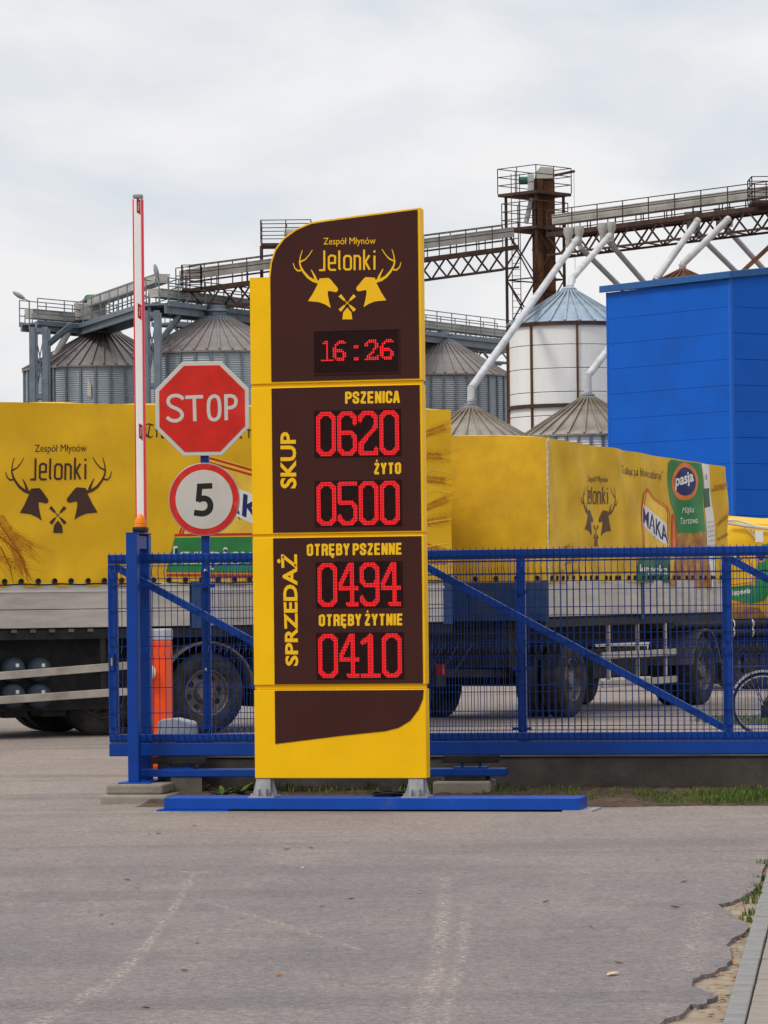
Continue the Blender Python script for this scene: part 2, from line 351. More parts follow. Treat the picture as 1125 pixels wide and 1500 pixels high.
# blackletter alphabet: broad-nib strokes on a 0..4 x -2..6 grid
BL = {'T': [[(0, 5), (1.2, 5.6), (3.4, 5)], [(1.9, 5), (1.3, 1), (2, .2), (3.2, .9)], [(.3, 4.2), (.1, 2), (.9, .6)]], 'r': [[(.4, 3.6), (.9, 3), (.9, .4)], [(.9, 3), (2, 3.7)]],
      'a': [[(.5, 3.3), (1.6, 3.5), (2.1, 2.8), (2.1, .5), (2.6, .1)], [(2, 2), (.6, 1.5), (.6, .6), (1.2, .1), (2.1, .8)]], 'd': [[(1.7, 3.4), (.6, 2.6), (.6, .7), (1.4, .1), (2.2, .8), (2.2, 3), (.9, 5.2)]],
      'y': [[(.5, 3.5), (.6, .8), (1.3, .2), (2.2, .9)], [(2.2, 3.6), (2.2, 0), (1, -1.8)]], 'c': [[(2, 3.2), (1.3, 3.5), (.6, 2.7), (.6, .7), (1.3, .1), (2.1, .7)]],
      'j': [[(.6, 3.4), (1, 3), (1, -.6), (.3, -1.6)], [(.9, 4.8), (1.1, 4.9)]], 'b': [[(.6, 5.6), (.6, .7), (1.3, .1), (2.1, .8), (2.1, 2.8), (1.4, 3.4), (.8, 3)]], 'l': [[(.6, 5.6), (.6, .6), (1.2, .1)]],
      'i': [[(.4, 3.4), (.8, 3), (.8, .6), (1.2, .2)], [(.7, 4.8), (.9, 4.9)]], 's': [[(2, 3.3), (1.1, 3.5), (.7, 2.7), (2, 1.4), (1.7, .4), (.5, .2)]], 'k': [[(.6, 5.6), (.6, .2)], [(.7, 2.2), (1.8, 3.5), (1.9, 2.7), (.9, 2.1), (2.2, .2)]],
      'n': [[(.3, 3.5), (.7, 3), (.7, .2)], [(.8, 2.9), (1.7, 3.5), (2.1, 2.9), (2.1, .5), (2.5, .2)]], 't': [[(.9, 4.9), (.8, .7), (1.3, .1), (1.9, .6)], [(.1, 3.5), (1.9, 3.5)]], 'u': [[(.4, 3.5), (.7, 3), (.7, .7), (1.3, .1), (2.1, .9)], [(2.1, 3.6), (2.1, .5), (2.5, .2)]],
      'z': [[(.4, 3.3), (1.2, 3.5), (1.9, 2.9), (1, 1.9), (2, .9), (1.6, -.6), (.5, -1.5)]], 'e': [[(2, 1), (1.3, .1), (.6, .7), (.6, 2.7), (1.4, 3.5), (2, 2.7), (.8, 1.7)]],
      '"': [[(.2, 5.5), (.4, 4.6)], [(.9, 5.5), (1.1, 4.6)]], '.': [[(.3, .3), (.5, .2)]]}
def blackletter(pr, s, quad):
    adv = {'T': 3.9, 'i': 1.6, 'l': 1.7, 'j': 1.9, ' ': 1.8, 't': 2.4, '"': 1.8, '.': 1.2, 'r': 2.3}
    x = 0; qs = []; nib = Vector((math.cos(R(40)), math.sin(R(40)))) * .36
    for ch in s:
        for pl in BL.get(ch, []):
            for a, b in zip(pl, pl[1:]):
                a = Vector((a[0] + x, a[1])); b = Vector((b[0] + x, b[1])); n = nib
                if abs((b - a).normalized().cross(nib.normalized())) < .35: n = Vector((-.1, .16))
                qs.append([a - n, a + n, b + n, b - n])
        x += adv.get(ch, 2.9)
    bl, br, tr, tl = [Vector(q) for q in quad]
    for q in qs:
        o = []
        for p in q:
            u, v = p.x / x, (p.y + 1.8) / 7.6
            o.append(tuple((bl * (1 - u) + br * u) * (1 - v) + (tl * (1 - u) + tr * u) * v))
        pr.px(o)


# heavy condensed capitals for the grain names
_P = [[(0, 0), (.7, 0), (1, .1), (1, .42), (.7, .52), (0, .52)]]; _V = [(0, -.11), (0, 1.11)]
HV = {'P': [_V] + _P, 'S': [[(1, .34), (1, .1), (.75, 0), (.25, 0), (0, .1), (0, .34), (1, .66), (1, .9), (.75, 1), (.25, 1), (0, .9), (0, .66)]],
      'Z': [[(-.1, 0), (1.1, 0)], [(1, .02), (0, .98)], [(-.1, 1), (1.1, 1)]], 'E': [_V, [(0, 0), (1.1, 0)], [(0, .5), (1, .5)], [(0, 1), (1.1, 1)]],
      'N': [_V, [(1, -.11), (1, 1.11)], [(.05, -.05), (.95, 1.05)]], 'I': [_V], 'C': [[(1, .36), (1, .1), (.75, 0), (.25, 0), (0, .1), (0, .9), (.25, 1), (.75, 1), (1, .9), (1, .64)]],
      'A': [[(-.05, 1.11), (.42, -.11)], [(1.05, 1.11), (.58, -.11)], [(.15, .74), (.85, .74)]], 'Y': [[(-.05, -.11), (.5, .55)], [(1.05, -.11), (.5, .55)], [(.5, .5), (.5, 1.11)]],
      'T': [[(-.25, 0), (1.25, 0)], [(.5, 0), (.5, 1.11)]], 'O': [[(.25, 0), (.75, 0), (1, .1), (1, .9), (.75, 1), (.25, 1), (0, .9), (0, .1), (.25, 0)]],
      'R': [_V] + _P + [[(.55, .5), (.95, .66), (1, 1.11)]], 'B': [_V, [(0, 0), (.7, 0), (.95, .1), (.95, .38), (.65, .48), (0, .48)], [(.5, .48), (.85, .52), (1, .64), (1, .9), (.7, 1), (0, 1)]]}
HV['Ż'] = HV['Z'] + [[(.3, -.36), (.7, -.36)]]; HV['Ę'] = HV['E'] + [[(.85, 1.05), (.6, 1.22), (.95, 1.3)]]
def heavy(pr, s, quad, sw=3.5):
    """quad in photo pixels: bottom-left, bottom-right, top-right, top-left of the capitals"""
    bl, br, tr, tl = [Vector(q) for q in quad]; h = (tl - bl).length; tot = (br - bl).length
    un = sum({'I': .0, ' ': .35, 'T': 1.1}.get(c, 1.0) for c in s); ng = len(s.replace(' ', ''))
    gap = 1.25; cell = (tot - ng * sw - (len(s) - 1) * gap) / un; x = 0
    for c in s:
        w_ = {'I': .0, ' ': .35, 'T': 1.1}.get(c, 1.0) * cell
        if c != ' ':
            for pl in HV[c]:
                pts = [(x + sw / 2 + a * w_ if c != 'T' else x + sw / 2 + (.12 + a * .76) * w_, sw / 2 + b * (h - sw)) for a, b in pl]
                pts = [(px_, min(max(py_, 0.0), h) if -.2 < b < 1.15 else py_) for (px_, py_), (a, b) in zip(pts, pl)]
                for q in stroke(pts, sw):
                    o = []
                    for p in q:
                        u, v = p[0] / tot, 1 - p[1] / h; o.append(tuple((bl * (1 - u) + br * u) * (1 - v) + (tl * (1 - u) + tr * u) * v))
                    pr.px(o)
            x += sw
        x += w_ + gap

# ================================================================== GROUND
def asphalt_nodes():
    m = M_['asphalt']; t = m.node_tree; t.nodes.clear(); n = t.nodes.new; l = t.links.new
    o = n('ShaderNodeOutputMaterial'); b = n('ShaderNodeBsdfPrincipled'); l(b.outputs[0], o.inputs[0]); b.inputs['Roughness'].default_value = .92
    b.inputs['Specular IOR Level'].default_value = .25
    g = n('ShaderNodeNewGeometry'); pos = g.outputs['Position']
    def noise(s, d=5, r=.6, st=None, dist=0):
        v = pos
        if st: q = n('ShaderNodeMapping'); q.inputs['Scale'].default_value = st; l(pos, q.inputs[0]); v = q.outputs[0]
        a = n('ShaderNodeTexNoise'); a.inputs['Scale'].default_value = s; a.inputs['Detail'].default_value = d; a.inputs['Roughness'].default_value = r; a.inputs['Distortion'].default_value = dist
        l(v, a.inputs['Vector']); return a.outputs['Fac']
    def rng(x, a, bb, c, d):
        q = n('ShaderNodeMapRange'); q.inputs[1].default_value = a; q.inputs[2].default_value = bb; q.inputs[3].default_value = c; q.inputs[4].default_value = d; l(x, q.inputs[0]); return q.outputs[0]
    def mixc(f, a, c, mode='MIX'):
        q = n('ShaderNodeMixRGB'); q.blend_type = mode
        for k, x in ((0, f), (1, a), (2, c)):
            if hasattr(x, 'links'): l(x, q.inputs[k])
            else: q.inputs[k].default_value = x
        return q.outputs[0]
    def math_(op, a, c=None):
        q = n('ShaderNodeMath'); q.operation = op
        for k, x in ((0, a), (1, c)):
            if x is None: continue
            if hasattr(x, 'links'): l(x, q.inputs[k])
            else: q.inputs[k].default_value = x
        return q.outputs[0]
    base = mixc(rng(noise(.5, 6, .65, (1, .55, 1)), .38, .66, 0, 1), (.160, .137, .138, 1), (.197, .167, .157, 1))
    dust = rng(noise(.9, 7, .7, (1, .35, 1), .5), .50, .74, 0, .6)
    base = mixc(dust, base, (.28, .232, .195, 1))
    # tan dust thickens towards the gate strip
    sp = n('ShaderNodeSeparateXYZ'); l(pos, sp.inputs[0])
    near = math_('MULTIPLY', rng(sp.outputs['Y'], 19.5, 26, 0, .62), rng(noise(1.3, 6, .7), .3, .65, .35, 1))
    base = mixc(near, base, (.29, .235, .188, 1))
    # long faint dark tyre bands across the road
    band = rng(noise(1, 3, .5, (.16, 1.1, 1), .8), .54, .68, 0, .4)
    base = mixc(band, base, (.10, .092, .092, 1))
    # aggregate
    base = mixc(1.0, base, rng(noise(70, 4, .8), .25, .75, .50, 1.5), 'MULTIPLY')
    base = mixc(1.0, base, rng(noise(24, 6, .85), .30, .70, .46, 1.58), 'MULTIPLY')
    base = mixc(1.0, base, rng(noise(7, 5, .75), .28, .72, .84, 1.16), 'MULTIPLY')
    # pale chips and dark pits
    vo = n('ShaderNodeTexVoronoi'); vo.inputs['Scale'].default_value = 26; l(pos, vo.inputs['Vector'])
    chip = math_('MULTIPLY', rng(vo.outputs['Distance'], .06, .16, 1, 0), rng(noise(3.1, 3, .6), .52, .6, 0, .75))
    base = mixc(chip, base, (.42, .36, .29, 1))
    vo2 = n('ShaderNodeTexVoronoi'); vo2.inputs['Scale'].default_value = 17; l(pos, vo2.inputs['Vector'])
    pit = math_('MULTIPLY', rng(vo2.outputs['Distance'], .05, .14, 1, 0), rng(noise(4.3, 3, .6), .50, .58, 0, .7))
    base = mixc(pit, base, (.07, .06, .055, 1))
    # pale scrape marks with shapes of their own
    wob = rng(noise(7, 4, .7), .2, .8, -.035, .035)
    brk = math_('MULTIPLY', rng(noise(38, 5, .8, (1, .45, 1)), .48, .60, 0, 1), rng(noise(2.6, 4, .7), .36, .6, .15, 1))
    def line(pts, wd, k):
        nonlocal base
        P3 = [G(*p) for p in pts]
        for a, c in zip(P3, P3[1:]):
            ab = c - a; L2 = ab.length_squared
            s1 = n('ShaderNodeVectorMath'); s1.operation = 'SUBTRACT'; l(pos, s1.inputs[0]); s1.inputs[1].default_value = a
            d1 = n('ShaderNodeVectorMath'); d1.operation = 'DOT_PRODUCT'; l(s1.outputs[0], d1.inputs[0]); d1.inputs[1].default_value = ab / L2
            cl = n('ShaderNodeClamp'); l(d1.outputs['Value'], cl.inputs[0])
            sc = n('ShaderNodeVectorMath'); sc.operation = 'SCALE'; sc.inputs[0].default_value = ab; l(cl.outputs[0], sc.inputs['Scale'])
            s2 = n('ShaderNodeVectorMath'); s2.operation = 'DISTANCE'; l(s1.outputs[0], s2.inputs[0]); l(sc.outputs[0], s2.inputs[1])
            f = rng(math_('ADD', s2.outputs['Value'], wob), wd * .3, wd, k, 0)
            base = mixc(math_('MULTIPLY', f, brk), base, (.46, .39, .30, 1))
    line([(285, 1278), (262, 1318), (240, 1350), (212, 1388)], .03, .9); line([(212, 1388), (165, 1438), (105, 1472), (30, 1512)], .055, .9)
    line([(272, 1277), (300, 1277)], .06, .8)
    line([(265, 1310), (400, 1350), (530, 1392)], .034, .6)
    line([(652, 1285), (648, 1350), (640, 1420), (606, 1510)], .05, .75); line([(684, 1325), (676, 1400), (648, 1505)], .034, .75)
    line([(1030, 1320), (1020, 1370), (1012, 1420)], .09, .5)
    line([(55, 1402), (100, 1440)], .04, .35); line([(150, 1337), (105, 1338)], .04, .5)
    l(base, b.inputs['Base Color'])
    bp = n('ShaderNodeBump'); bp.inputs['Strength'].default_value = .55; bp.inputs['Distance'].default_value = .012
    l(math_('ADD', noise(70, 4, .7), math_('MULTIPLY', noise(9, 4, .6), .8)), bp.inputs['Height']); l(bp.outputs[0], b.inputs['Normal'])
asphalt_nodes()

KA = G(1059, 1500); KD = (G(1125, 1275) - KA); KD.z = 0; KD.normalize(); KN = Vector((KD.y, -KD.x, 0))     # kerb line, KN to the right
g = MB(); g.add([(-700, -30, -.02), (700, -30, -.02), (700, 1500, -.02), (-700, 1500, -.02)], [(0, 1, 2, 3)])
o = g.build('ground', 'sand'); o['kind'] = 'structure'
jag = [(940, 1522), (977, 1492), (1000, 1483), (1014, 1472), (1034, 1468), (1050, 1459), (1030, 1450), (1013, 1444), (1018, 1434), (1027, 1428), (1050, 1421), (1066, 1414), (1071, 1407), (1072, 1392), (1066, 1383), (1078, 1371), (1092, 1366), (1096, 1354), (1084, 1346), (1068, 1337), (1054, 1325), (1070, 1321), (1090, 1313), (1104, 1303), (1112, 1296), (1117, 1278), (1122, 1262)]
random.seed(5)
edge = [Vector((KA.x - .55, -30, 0)), KA - KD * 3 - KN * .35]
for a, b in zip(jag, jag[1:]):
    for k in range(3):
        u = k / 3; q = G(a[0] + (b[0] - a[0]) * u, a[1] + (b[1] - a[1]) * u)
        edge.append(q + Vector((random.uniform(-.008, .008), random.uniform(-.035, .035), 0)))
kk = 9.2
edge += [KA + KD * 8.3 - KN * .02, KA + KD * 30 - KN * .02, Vector((700, 60, 0)), Vector((700, 1500, 0)), Vector((-700, 1500, 0)), Vector((-700, -30, 0))]
g = MB(); n_ = len(edge); g.add([(p.x, p.y, 0) for p in edge] + [(p.x, p.y, -.03) for p in edge], [tuple(range(n_))] + [(i, i + n_, (i + 1) % n_ + n_, (i + 1) % n_) for i in range(n_)])
o = g.build('asphalt_road', 'asphalt'); o['kind'] = 'structure'
# pavement beyond the kerb: kerb stones and pavers one by one
pv = MB(); a0 = KA - KD * 3 + KN * .085; pv.add([a0, a0 + KN * 6, a0 + KN * 6 + KD * 33, a0 + KD * 33], [(0, 1, 2, 3)])
pv.v = [(x, y, -.016) for x, y, z in pv.v]
pav = pv.build('pavement', 'sand'); pav['kind'] = 'structure'
ks = MB().box(-.04, .04, .004, .996, -.055, .012); km = None
ang = math.atan2(-KD.x, KD.y)
for i in range(-3, 30):
    if km is None:
        ko = ks.build('kerb_stone', 'kerb', pav, bevel=.006); km = ko.data
    else: ko = link('kerb_stone', km, pav, .006)
    p = KA + KD * (i + .22) + KN * .04; ko.location = (p.x, p.y, random.uniform(-.004, .004)); ko.rotation_euler = (0, 0, ang + random.uniform(-.004, .004))
pm = None; pb = MB().box(-.0485, .0485, -.0985, .0985, -.05, .004)
for i in range(-9, 40):
    for j in range(5):
        if pm is None:
            po = pb.build('paver', 'paver', pav, bevel=.004); pm = po.data
        else: po = link('paver', pm, pav, .004)
        p = KA + KD * (i * .2 + (.1 if j % 2 else 0)) + KN * (.085 + .05 + j * .1); po.location = (p.x, p.y, random.uniform(-.003, .003)); po.rotation_euler = (0, 0, ang)

fld = MB(); random.seed(12)
for i in range(-9, 150):
    for j in range(0 if i >= 40 else 5, 26):
        p = KA + KD * (i * .2 + (.1 if j % 2 else 0)) + KN * (.085 + .05 + j * .1); z = .004 + random.uniform(-.003, .003)
        c = [p + KD * (sy * .0985) + KN * (sx * .0485) for sx, sy in ((-1, -1), (1, -1), (1, 1), (-1, 1))]
        fld.add([(q.x, q.y, z) for q in c] + [(q.x, q.y, -.016) for q in c], [(0, 1, 2, 3), (0, 4, 5, 1), (1, 5, 6, 2), (2, 6, 7, 3), (3, 7, 4, 0)])
fld.build('paver_field', 'paver', pav, kind='stuff')
# ================================================================== GATE LINE
GT = Plane(P(160, 1000, 28.0), -10); GT.o.z = 0; GT.M.translation.z = 0; GT.I = GT.M.inverted()
def gx(px, y=0.0, py=1000): return GT.loc(px, py, y).x
# soil strip with a low bank against the plinth
sb = MB(); xs0, xs1 = gx(232, 0, 1165), gx(1125, 0, 1165) + 4.5; NX, NY = 150, 14
random.seed(3)
front = lambda x: -1.02 + .10 * math.sin(x * 1.3) + .05 * math.sin(x * 4.1 + 1) + (.12 if x > 3.4 else 0)
for j in range(NY + 1):
    for i in range(NX + 1):
        x = xs0 + (xs1 - xs0) * i / NX; f = front(x); v = j / NY; y = f + (.62 - f) * v
        z = -.004 + .085 * min(1, v * 1.35) ** .8 + (random.uniform(-.008, .012) if 0 < j else -.01)
        if i == 0 or i == NX: z = -.012
        sb.v.append((x, y, z))
for j in range(NY):
    for i in range(NX): a = j * (NX + 1) + i; sb.f.append((a, a + 1, a + NX + 2, a + NX + 1))
o = sb.build('soil_verge', 'soil', smooth=True); o['kind'] = 'structure'; o.location = GT.o; o.rotation_euler = (0, 0, GT.r)

def soil_z(x, y):
    f = front(x); v = (y - f) / (.62 - f); return .085 * min(1, max(0, v) * 1.35) ** .8
# concrete plinth and wire fence on it
xp0, xp1 = gx(262, .5, 1115), gx(1125, .5) + 4.0
pl = thing('plinth_wall', 'low dark concrete plinth wall under the blue wire fence', 'wall', GT.o, -10)
MB().box(xp0, xp1, .40, .60, -.05, .31).build('wall_block', 'plinth', pl, bevel=.012)
MB().box(xp0 + .01, xp1, .385, .615, .3105, .335).build('coping', 'concrete', pl, bevel=.008)

def wire_panel(x0, x1, z0, z1, folds, step=.05, r=.0034, tip=.025, rows=None):
    mb = MB(); n = int((x1 - x0) / step)
    prof = [(z0 - .005, 0)]
    for f in folds: prof += [(f - .05, 0), (f, -.03), (f + .05, 0)]
    prof.append((z1 + tip, 0))
    for i in range(n + 1):
        x = x0 + step * i + .002
        mb.path([(x, y, z) for z, y in prof], r, 4, cap=False)
    zs = sorted(set([round(z, 4) for f in folds for z in (f - .05, f + .05)]))
    z = z0 + .02
    while z < z1:
        if all(abs(z - f) > .09 for f in folds): zs.append(z)
        z += .2
    for z in zs: mb.bar((x0, .006, z), (x1, .006, z), .0062, .0062)
    return mb
fe = thing('wire_fence', 'blue welded wire fence standing on the plinth wall behind the gate', 'fence', GT.o, -10)
posts_px = [765]; xpost = [gx(765, .5)]; dpx = gx(765, .5) - gx(302, .5)
for x in (xpost[0], xpost[0] + dpx):
    po = MB().box(x - .034, x + .034, .47, .53, .335, 1.90).build('fence_post', 'gate_blue', fe, bevel=.004)
    MB().box(x - .09, x + .09, .43, .57, .3355, .347).build('base_plate', 'gate_blue', po)
    for z in (.53, 1.0, 1.6): MB().box(x - .075, x + .075, .455, .469, z - .012, z + .012).build('clamp', 'gate_blue', po)
for k, (a, b) in enumerate(((gx(302, .5) + .0, xpost[0]), (xpost[0], xpost[0] + dpx))):
    wp = wire_panel(a + .02, b - .02, .40, 1.86, (.47, 1.13, 1.80)); wp.v = [(x, y + .445, z) for x, y, z in wp.v]
    wp.build('wire_mesh', 'wire_blue', fe, kind='stuff')
# sliding gate
xs = [gx(165), gx(610), gx(1066)]; xs.append(2 * xs[2] - xs[1])
ga = thing('sliding_gate', 'long blue sliding gate of square tube and welded wire with diagonal braces', 'gate', GT.o, -10)
ZT, ZB = 1.935, .345
MB().box(xs[0] - .035, xs[3] + .035, 0, .08, ZB, ZB + .105).build('bottom_beam', 'gate_blue', ga, bevel=.008)
MB().box(xs[0] - .035, xs[3] + .035, .012, .068, ZB + .108, ZB + .172).build('bottom_rail', 'gate_blue', ga, bevel=.005)
MB().box(xs[0] - .035, xs[3] + .035, .008, .072, ZT - .075, ZT).build('top_rail', 'gate_blue', ga, bevel=.006)
for k, x in enumerate(xs): MB().box(x - .036, x + .036, .010, .070, ZB + .174, ZT - .077).build('stile', 'gate_blue', ga, bevel=.005)
for a, b in zip(xs, xs[1:]):
    MB().bar((a + .03, .04, ZT - .10), (b - .03, .04, ZB + .20), .056, .056, up=(0, 1, 0)).build('diagonal_brace', 'gate_blue', ga, bevel=.004)
    wp = wire_panel(a - .02, b - .02, ZB + .12, ZT - .02, (.52, 1.16, 1.79), tip=.035); wp.v = [(x, y - .006, z) for x, y, z in wp.v]
    wp.build('wire_mesh', 'wire_blue', ga, kind='stuff')
lk = MB().box(xs[0] - .025, xs[0] + .012, -.006, .009, 1.02, 1.16).build('lock_plate', 'gate_blue', ga)
MB().box(xs[0] - .012, xs[0] + .002, -.009, -.0055, 1.06, 1.12).build('lock_cylinder', 'brass', lk)
# guide portal at the end of the gate
x0 = gx(187, -.2); x1 = gx(203, -.2)
gp = thing('gate_portal', 'tall blue steel gate portal post with orange lamp on top and concrete foot', 'gate post', GT.o, -10)
zt = GT.loc(195, 781, -.2).y
MB().box(x0, x1, -.22, -.13, .155, zt - .004).build('front_post', 'gate_blue', gp, bevel=.006)
MB().box(x0, x1, .17, .26, .155, zt - .004).build('rear_post', 'gate_blue', gp, bevel=.006)
MB().box(x0 - .002, x1 + .002, -.222, .262, zt - .0035, zt + .006).build('head_plate', 'gate_blue', gp)
MB().box(x0 + .01, x1 - .01, -.128, .168, zt - .12, zt - .02).build('cross_tube', 'gate_blue', gp)
MB().box(x0 - .06, x1 + .10, -.30, .34, .146, .156).build('foot_plate', 'beam_blue', gp)
cb = thing('concrete_footing', 'weathered concrete footing block under the gate portal', 'footing', GT.o, -10)
MB().box(gx(155, -.42, 1155), gx(238, -.42, 1155), -.42, .5, .07, .145).build('upper_block', 'concrete', cb, bevel=.015)
MB().box(gx(147, -.5, 1170), gx(246, -.5, 1170), -.52, .52, -.03, .069).build('lower_slab', 'concrete', cb, bevel=.02)
lp = thing('warning_lamp', 'small orange flashing lamp on top of the gate portal', 'lamp', GT.M @ Vector(((x0 + x1) / 2 + .03, -.03, zt + .006)), -10)
MB().box(-.055, .055, -.055, .055, 0, .045).build('lamp_base', 'black_plastic', lp, bevel=.012)
MB().lathe([(.045, .045), (.046, .06), (.043, .066), (.046, .073), (.043, .08), (.044, .087), (.040, .094), (.039, .105), (.030, .125), (.014, .145), (0, .15)], n=20).build('lens', 'lamp_orange', lp, smooth=True)
# roller carriage rail under the gate
rc = thing('roller_carriage', 'blue roller carriage rail lying under the sliding gate', 'gate rail', GT.o, -10)
xa, xb = gx(208, .03, 1130), gx(742, .03, 1130)
MB().box(xa, xb, -.06, .14, .185, .243).build('carriage_beam', 'gate_blue', rc, bevel=.006)
for px in (262, 690):
    x = gx(px, .04, 1115)
    br = MB().box(x - .22, x + .22, .0, .08, .285, .340).build('roller_box', 'chassis', rc, bevel=.004)
    MB().box(x - .13, x + .13, -.03, .11, .2435, .255).build('bolt_plate', 'gate_blue', rc)
    for s in (-.07, .07):
        MB().tube((x + s, .04, .2555), (x + s, .04, .285), .012).build('bolt', 'gate_blue', br)
MB().box(gx(640, .05, 1150), gx(722, .05, 1150), -.16, .24, .0, .150).build('concrete_pad', 'concrete', rc, bevel=.015)
MB().box(gx(655, .05, 1150), gx(715, .05, 1150), -.08, .18, .1505, .1845).build('shim_plate', 'chassis', rc)
MB().box(xa + .25, xa + .5, -.05, .13, .0, .1845).build('support_leg', 'plinth', rc)
# gate motor
mx0, mx1 = gx(231, .25, 1070), gx(284, .25, 1070)
gm = thing('gate_motor', 'light grey gate motor housing behind the sliding gate', 'motor', GT.o, -10)
zb, zt2 = .44, GT.loc(257, 1052, .25).y
MB().poly([(mx0, zb), (mx1, zb), (mx1 - .004, zt2 - .05), (mx1 - .03, zt2 - .028), ((mx0 + mx1) / 2, zt2), (mx0 + .04, zt2 - .008), (mx0 + .012, zt2 - .03)], .2, .42).build('housing', 'motor_grey', gm, bevel=.012)
MB().box(mx0 + .01, mx1 + .02, .19, .43, .06, .4395).build('pedestal', 'plinth', gm)
MB().box(mx0 + .06, mx0 + .16, .192, .199, zb + .004, zb + .02).build('label_strip', 'arm_white', gm)

# ------------------------------------------------------------------ traffic signs on their pole
SG = Plane(GT.M @ Vector((gx(302, .5), .44, 0)), -5)
sp_ = thing('sign_pole', 'blue square pole carrying the stop sign and speed limit sign', 'pole', SG.o, -5)
sx_ = SG.loc(302, 1000).x; ztop = SG.loc(298, 545).y
MB().box(sx_ - .033, sx_ + .033, .03, .09, .335, ztop).build('pole', 'gate_blue', sp_, bevel=.005)
MB().box(sx_ - .11, sx_ + .11, -.02, .14, .3355, .349).build('base_plate', 'gate_blue', sp_)
for py in (858, 1066):
    z = SG.loc(302, py).y; MB().box(sx_ - .075, sx_ + .075, .005, .029, z - .014, z + .014).build('clamp', 'gate_blue', sp_)
for py in (836, 981):
    z = SG.loc(302, py).y; MB().lathe([(.014, 0), (.014, -.008), (.006, -.014), (0, -.015)], (sx_, .029, z), 10, 'y').build('bolt', 'galv', sp_, smooth=True)
def octagon(c, h, t=0): 
    k = h * math.tan(R(22.5)); pts = [(-k, -h), (k, -h), (h, -k), (h, k), (k, h), (-k, h), (-h, k), (-h, -k)]
    return [(c.x + a, c.y + b) for a, b in pts]
sc = SG.loc(296, 598.5); hh = (SG.loc(364.5, 598).x - SG.loc(227.5, 598).x) / 2
st = thing('stop_sign', 'red octagonal stop sign with white border and lettering', 'road sign', SG.o, -5)
MB().poly(octagon(sc, hh), .0, .012).build('plate', 'sign_white', st, bevel=.003)
MB().poly(octagon(sc, hh - .032), -.0025, -.0005).build('red_field', 'stop_red', st)
MB().bar((sx_ - .18, .022, sc.y + .15), (sx_ + .18, .022, sc.y + .15), .02, .03).build('bracket', 'galv', st)
pr = Print(SG, -.0025); WT = 5.1
S_ = [(268.5, 585), (265, 580.8), (258, 579), (250, 580.5), (245.8, 586), (247, 592), (252, 596), (260, 599), (265.5, 603), (267.5, 608.5), (264.5, 614), (257, 617), (249.5, 615.5), (244.5, 611)]
pr.strokes(S_, WT, smooth=2)
pr.strokes([(271.5, 582), (297.5, 581)], WT); pr.strokes([(284.5, 581), (285.5, 617)], WT)
O_ = [(305, 592), (307, 584), (313, 580.2), (319, 582), (321.5, 590), (321.8, 606), (319.5, 613), (314, 616), (308, 614), (305.4, 607)]
pr.strokes([(x + .2, y - .6) for x, y in O_], WT, closed=True, smooth=2)
pr.strokes([(331.5, 615.5), (330.8, 577.5)], WT); pr.strokes([(331, 580.3), (340, 579.6), (345, 583), (346, 588.5), (344.5, 594), (339.5, 597), (331.5, 597.6)], WT, smooth=2)
pr.build('stop_lettering', 'sign_white', st, .0008)
ss = thing('speed_sign', 'round white speed limit sign with red ring and black 5', 'road sign', SG.o, -5)
cc = SG.loc(299, 731.5); rr = (SG.loc(351.5, 731).x - SG.loc(247, 731).x) / 2
MB().poly([(cc.x + rr * math.cos(2 * math.pi * i / 56), cc.y + rr * 1.02 * math.sin(2 * math.pi * i / 56)) for i in range(56)], 0, .012).build('plate', 'sign_back', ss, bevel=.003)
MB().poly([(cc.x + (rr - .008) * math.cos(2 * math.pi * i / 56), cc.y + (rr - .008) * 1.02 * math.sin(2 * math.pi * i / 56)) for i in range(56)], -.0022, -.0004).build('red_ring', 'ring_red', ss)
MB().poly([(cc.x + (rr * .80) * math.cos(2 * math.pi * i / 56), cc.y + (rr * .82) * math.sin(2 * math.pi * i / 56)) for i in range(56)], -.0038, -.0024).build('white_field', 'sign_white', ss)
MB().bar((sx_ - .14, .022, cc.y), (sx_ + .14, .022, cc.y), .02, .03).build('bracket', 'galv', ss)
pr = Print(SG, -.0038)
pr.strokes([(311, 711.5), (288.6, 712.6)], 8.2); pr.strokes([(292.6, 712), (290.6, 735)], 8.0); pr.strokes([(290, 732.5), (297, 729.5), (304, 731), (308, 736), (308.3, 744), (304.5, 750), (297, 752.8), (284.3, 750.8)], 8.6, smooth=2)
pr.build('numeral', 'sign_black', ss, .0008)

# ------------------------------------------------------------------ raised barrier
BD = 33.0
bb = G(233, 1125); ba = thing('parking_barrier', 'raised red and white barrier arm on an orange housing', 'barrier', (bb.x, bb.y, 0), -10)
hw = .098; ht = CAMZ + (873.8 - 921) * bb.y / F
MB().box(-hw, hw, -.1, .18, .0, ht - .11).build('housing', 'barrier_orange', ba, bevel=.01)
MB().box(-hw - .004, hw + .004, -.104, .184, ht - .11, ht).build('cap', 'motor_grey', ba, bevel=.015, label='pale grey housing cap')
MB().box(-hw - .05, hw + .05, -.15, .23, -.01, .0).build('base_plate', 'galv', ba)
BP = Plane((bb.x, bb.y - .12, 0), -10)
ax0, ax1 = BP.loc(199.5, 600).x, BP.loc(214.5, 600).x; ztip = BP.loc(206, 288).y; zpv = BP.loc(215, 985).y
xm = (ax0 + ax1) / 2 + .012; hwid = (ax1 - ax0) / 2 * .92
arm = MB().box(xm - hwid * .82, xm + hwid * .82, -.16, -.10, zpv - .25, ztip - .02).build('arm', 'arm_white', ba, bevel=.012)
for s in (-1, 1): MB().box(xm + s * hwid * .90 - .008, xm + s * hwid * .90 + .008, -.155, -.105, zpv - .25, ztip - .025).build('rubber_edge', 'arm_red', arm, bevel=.005)
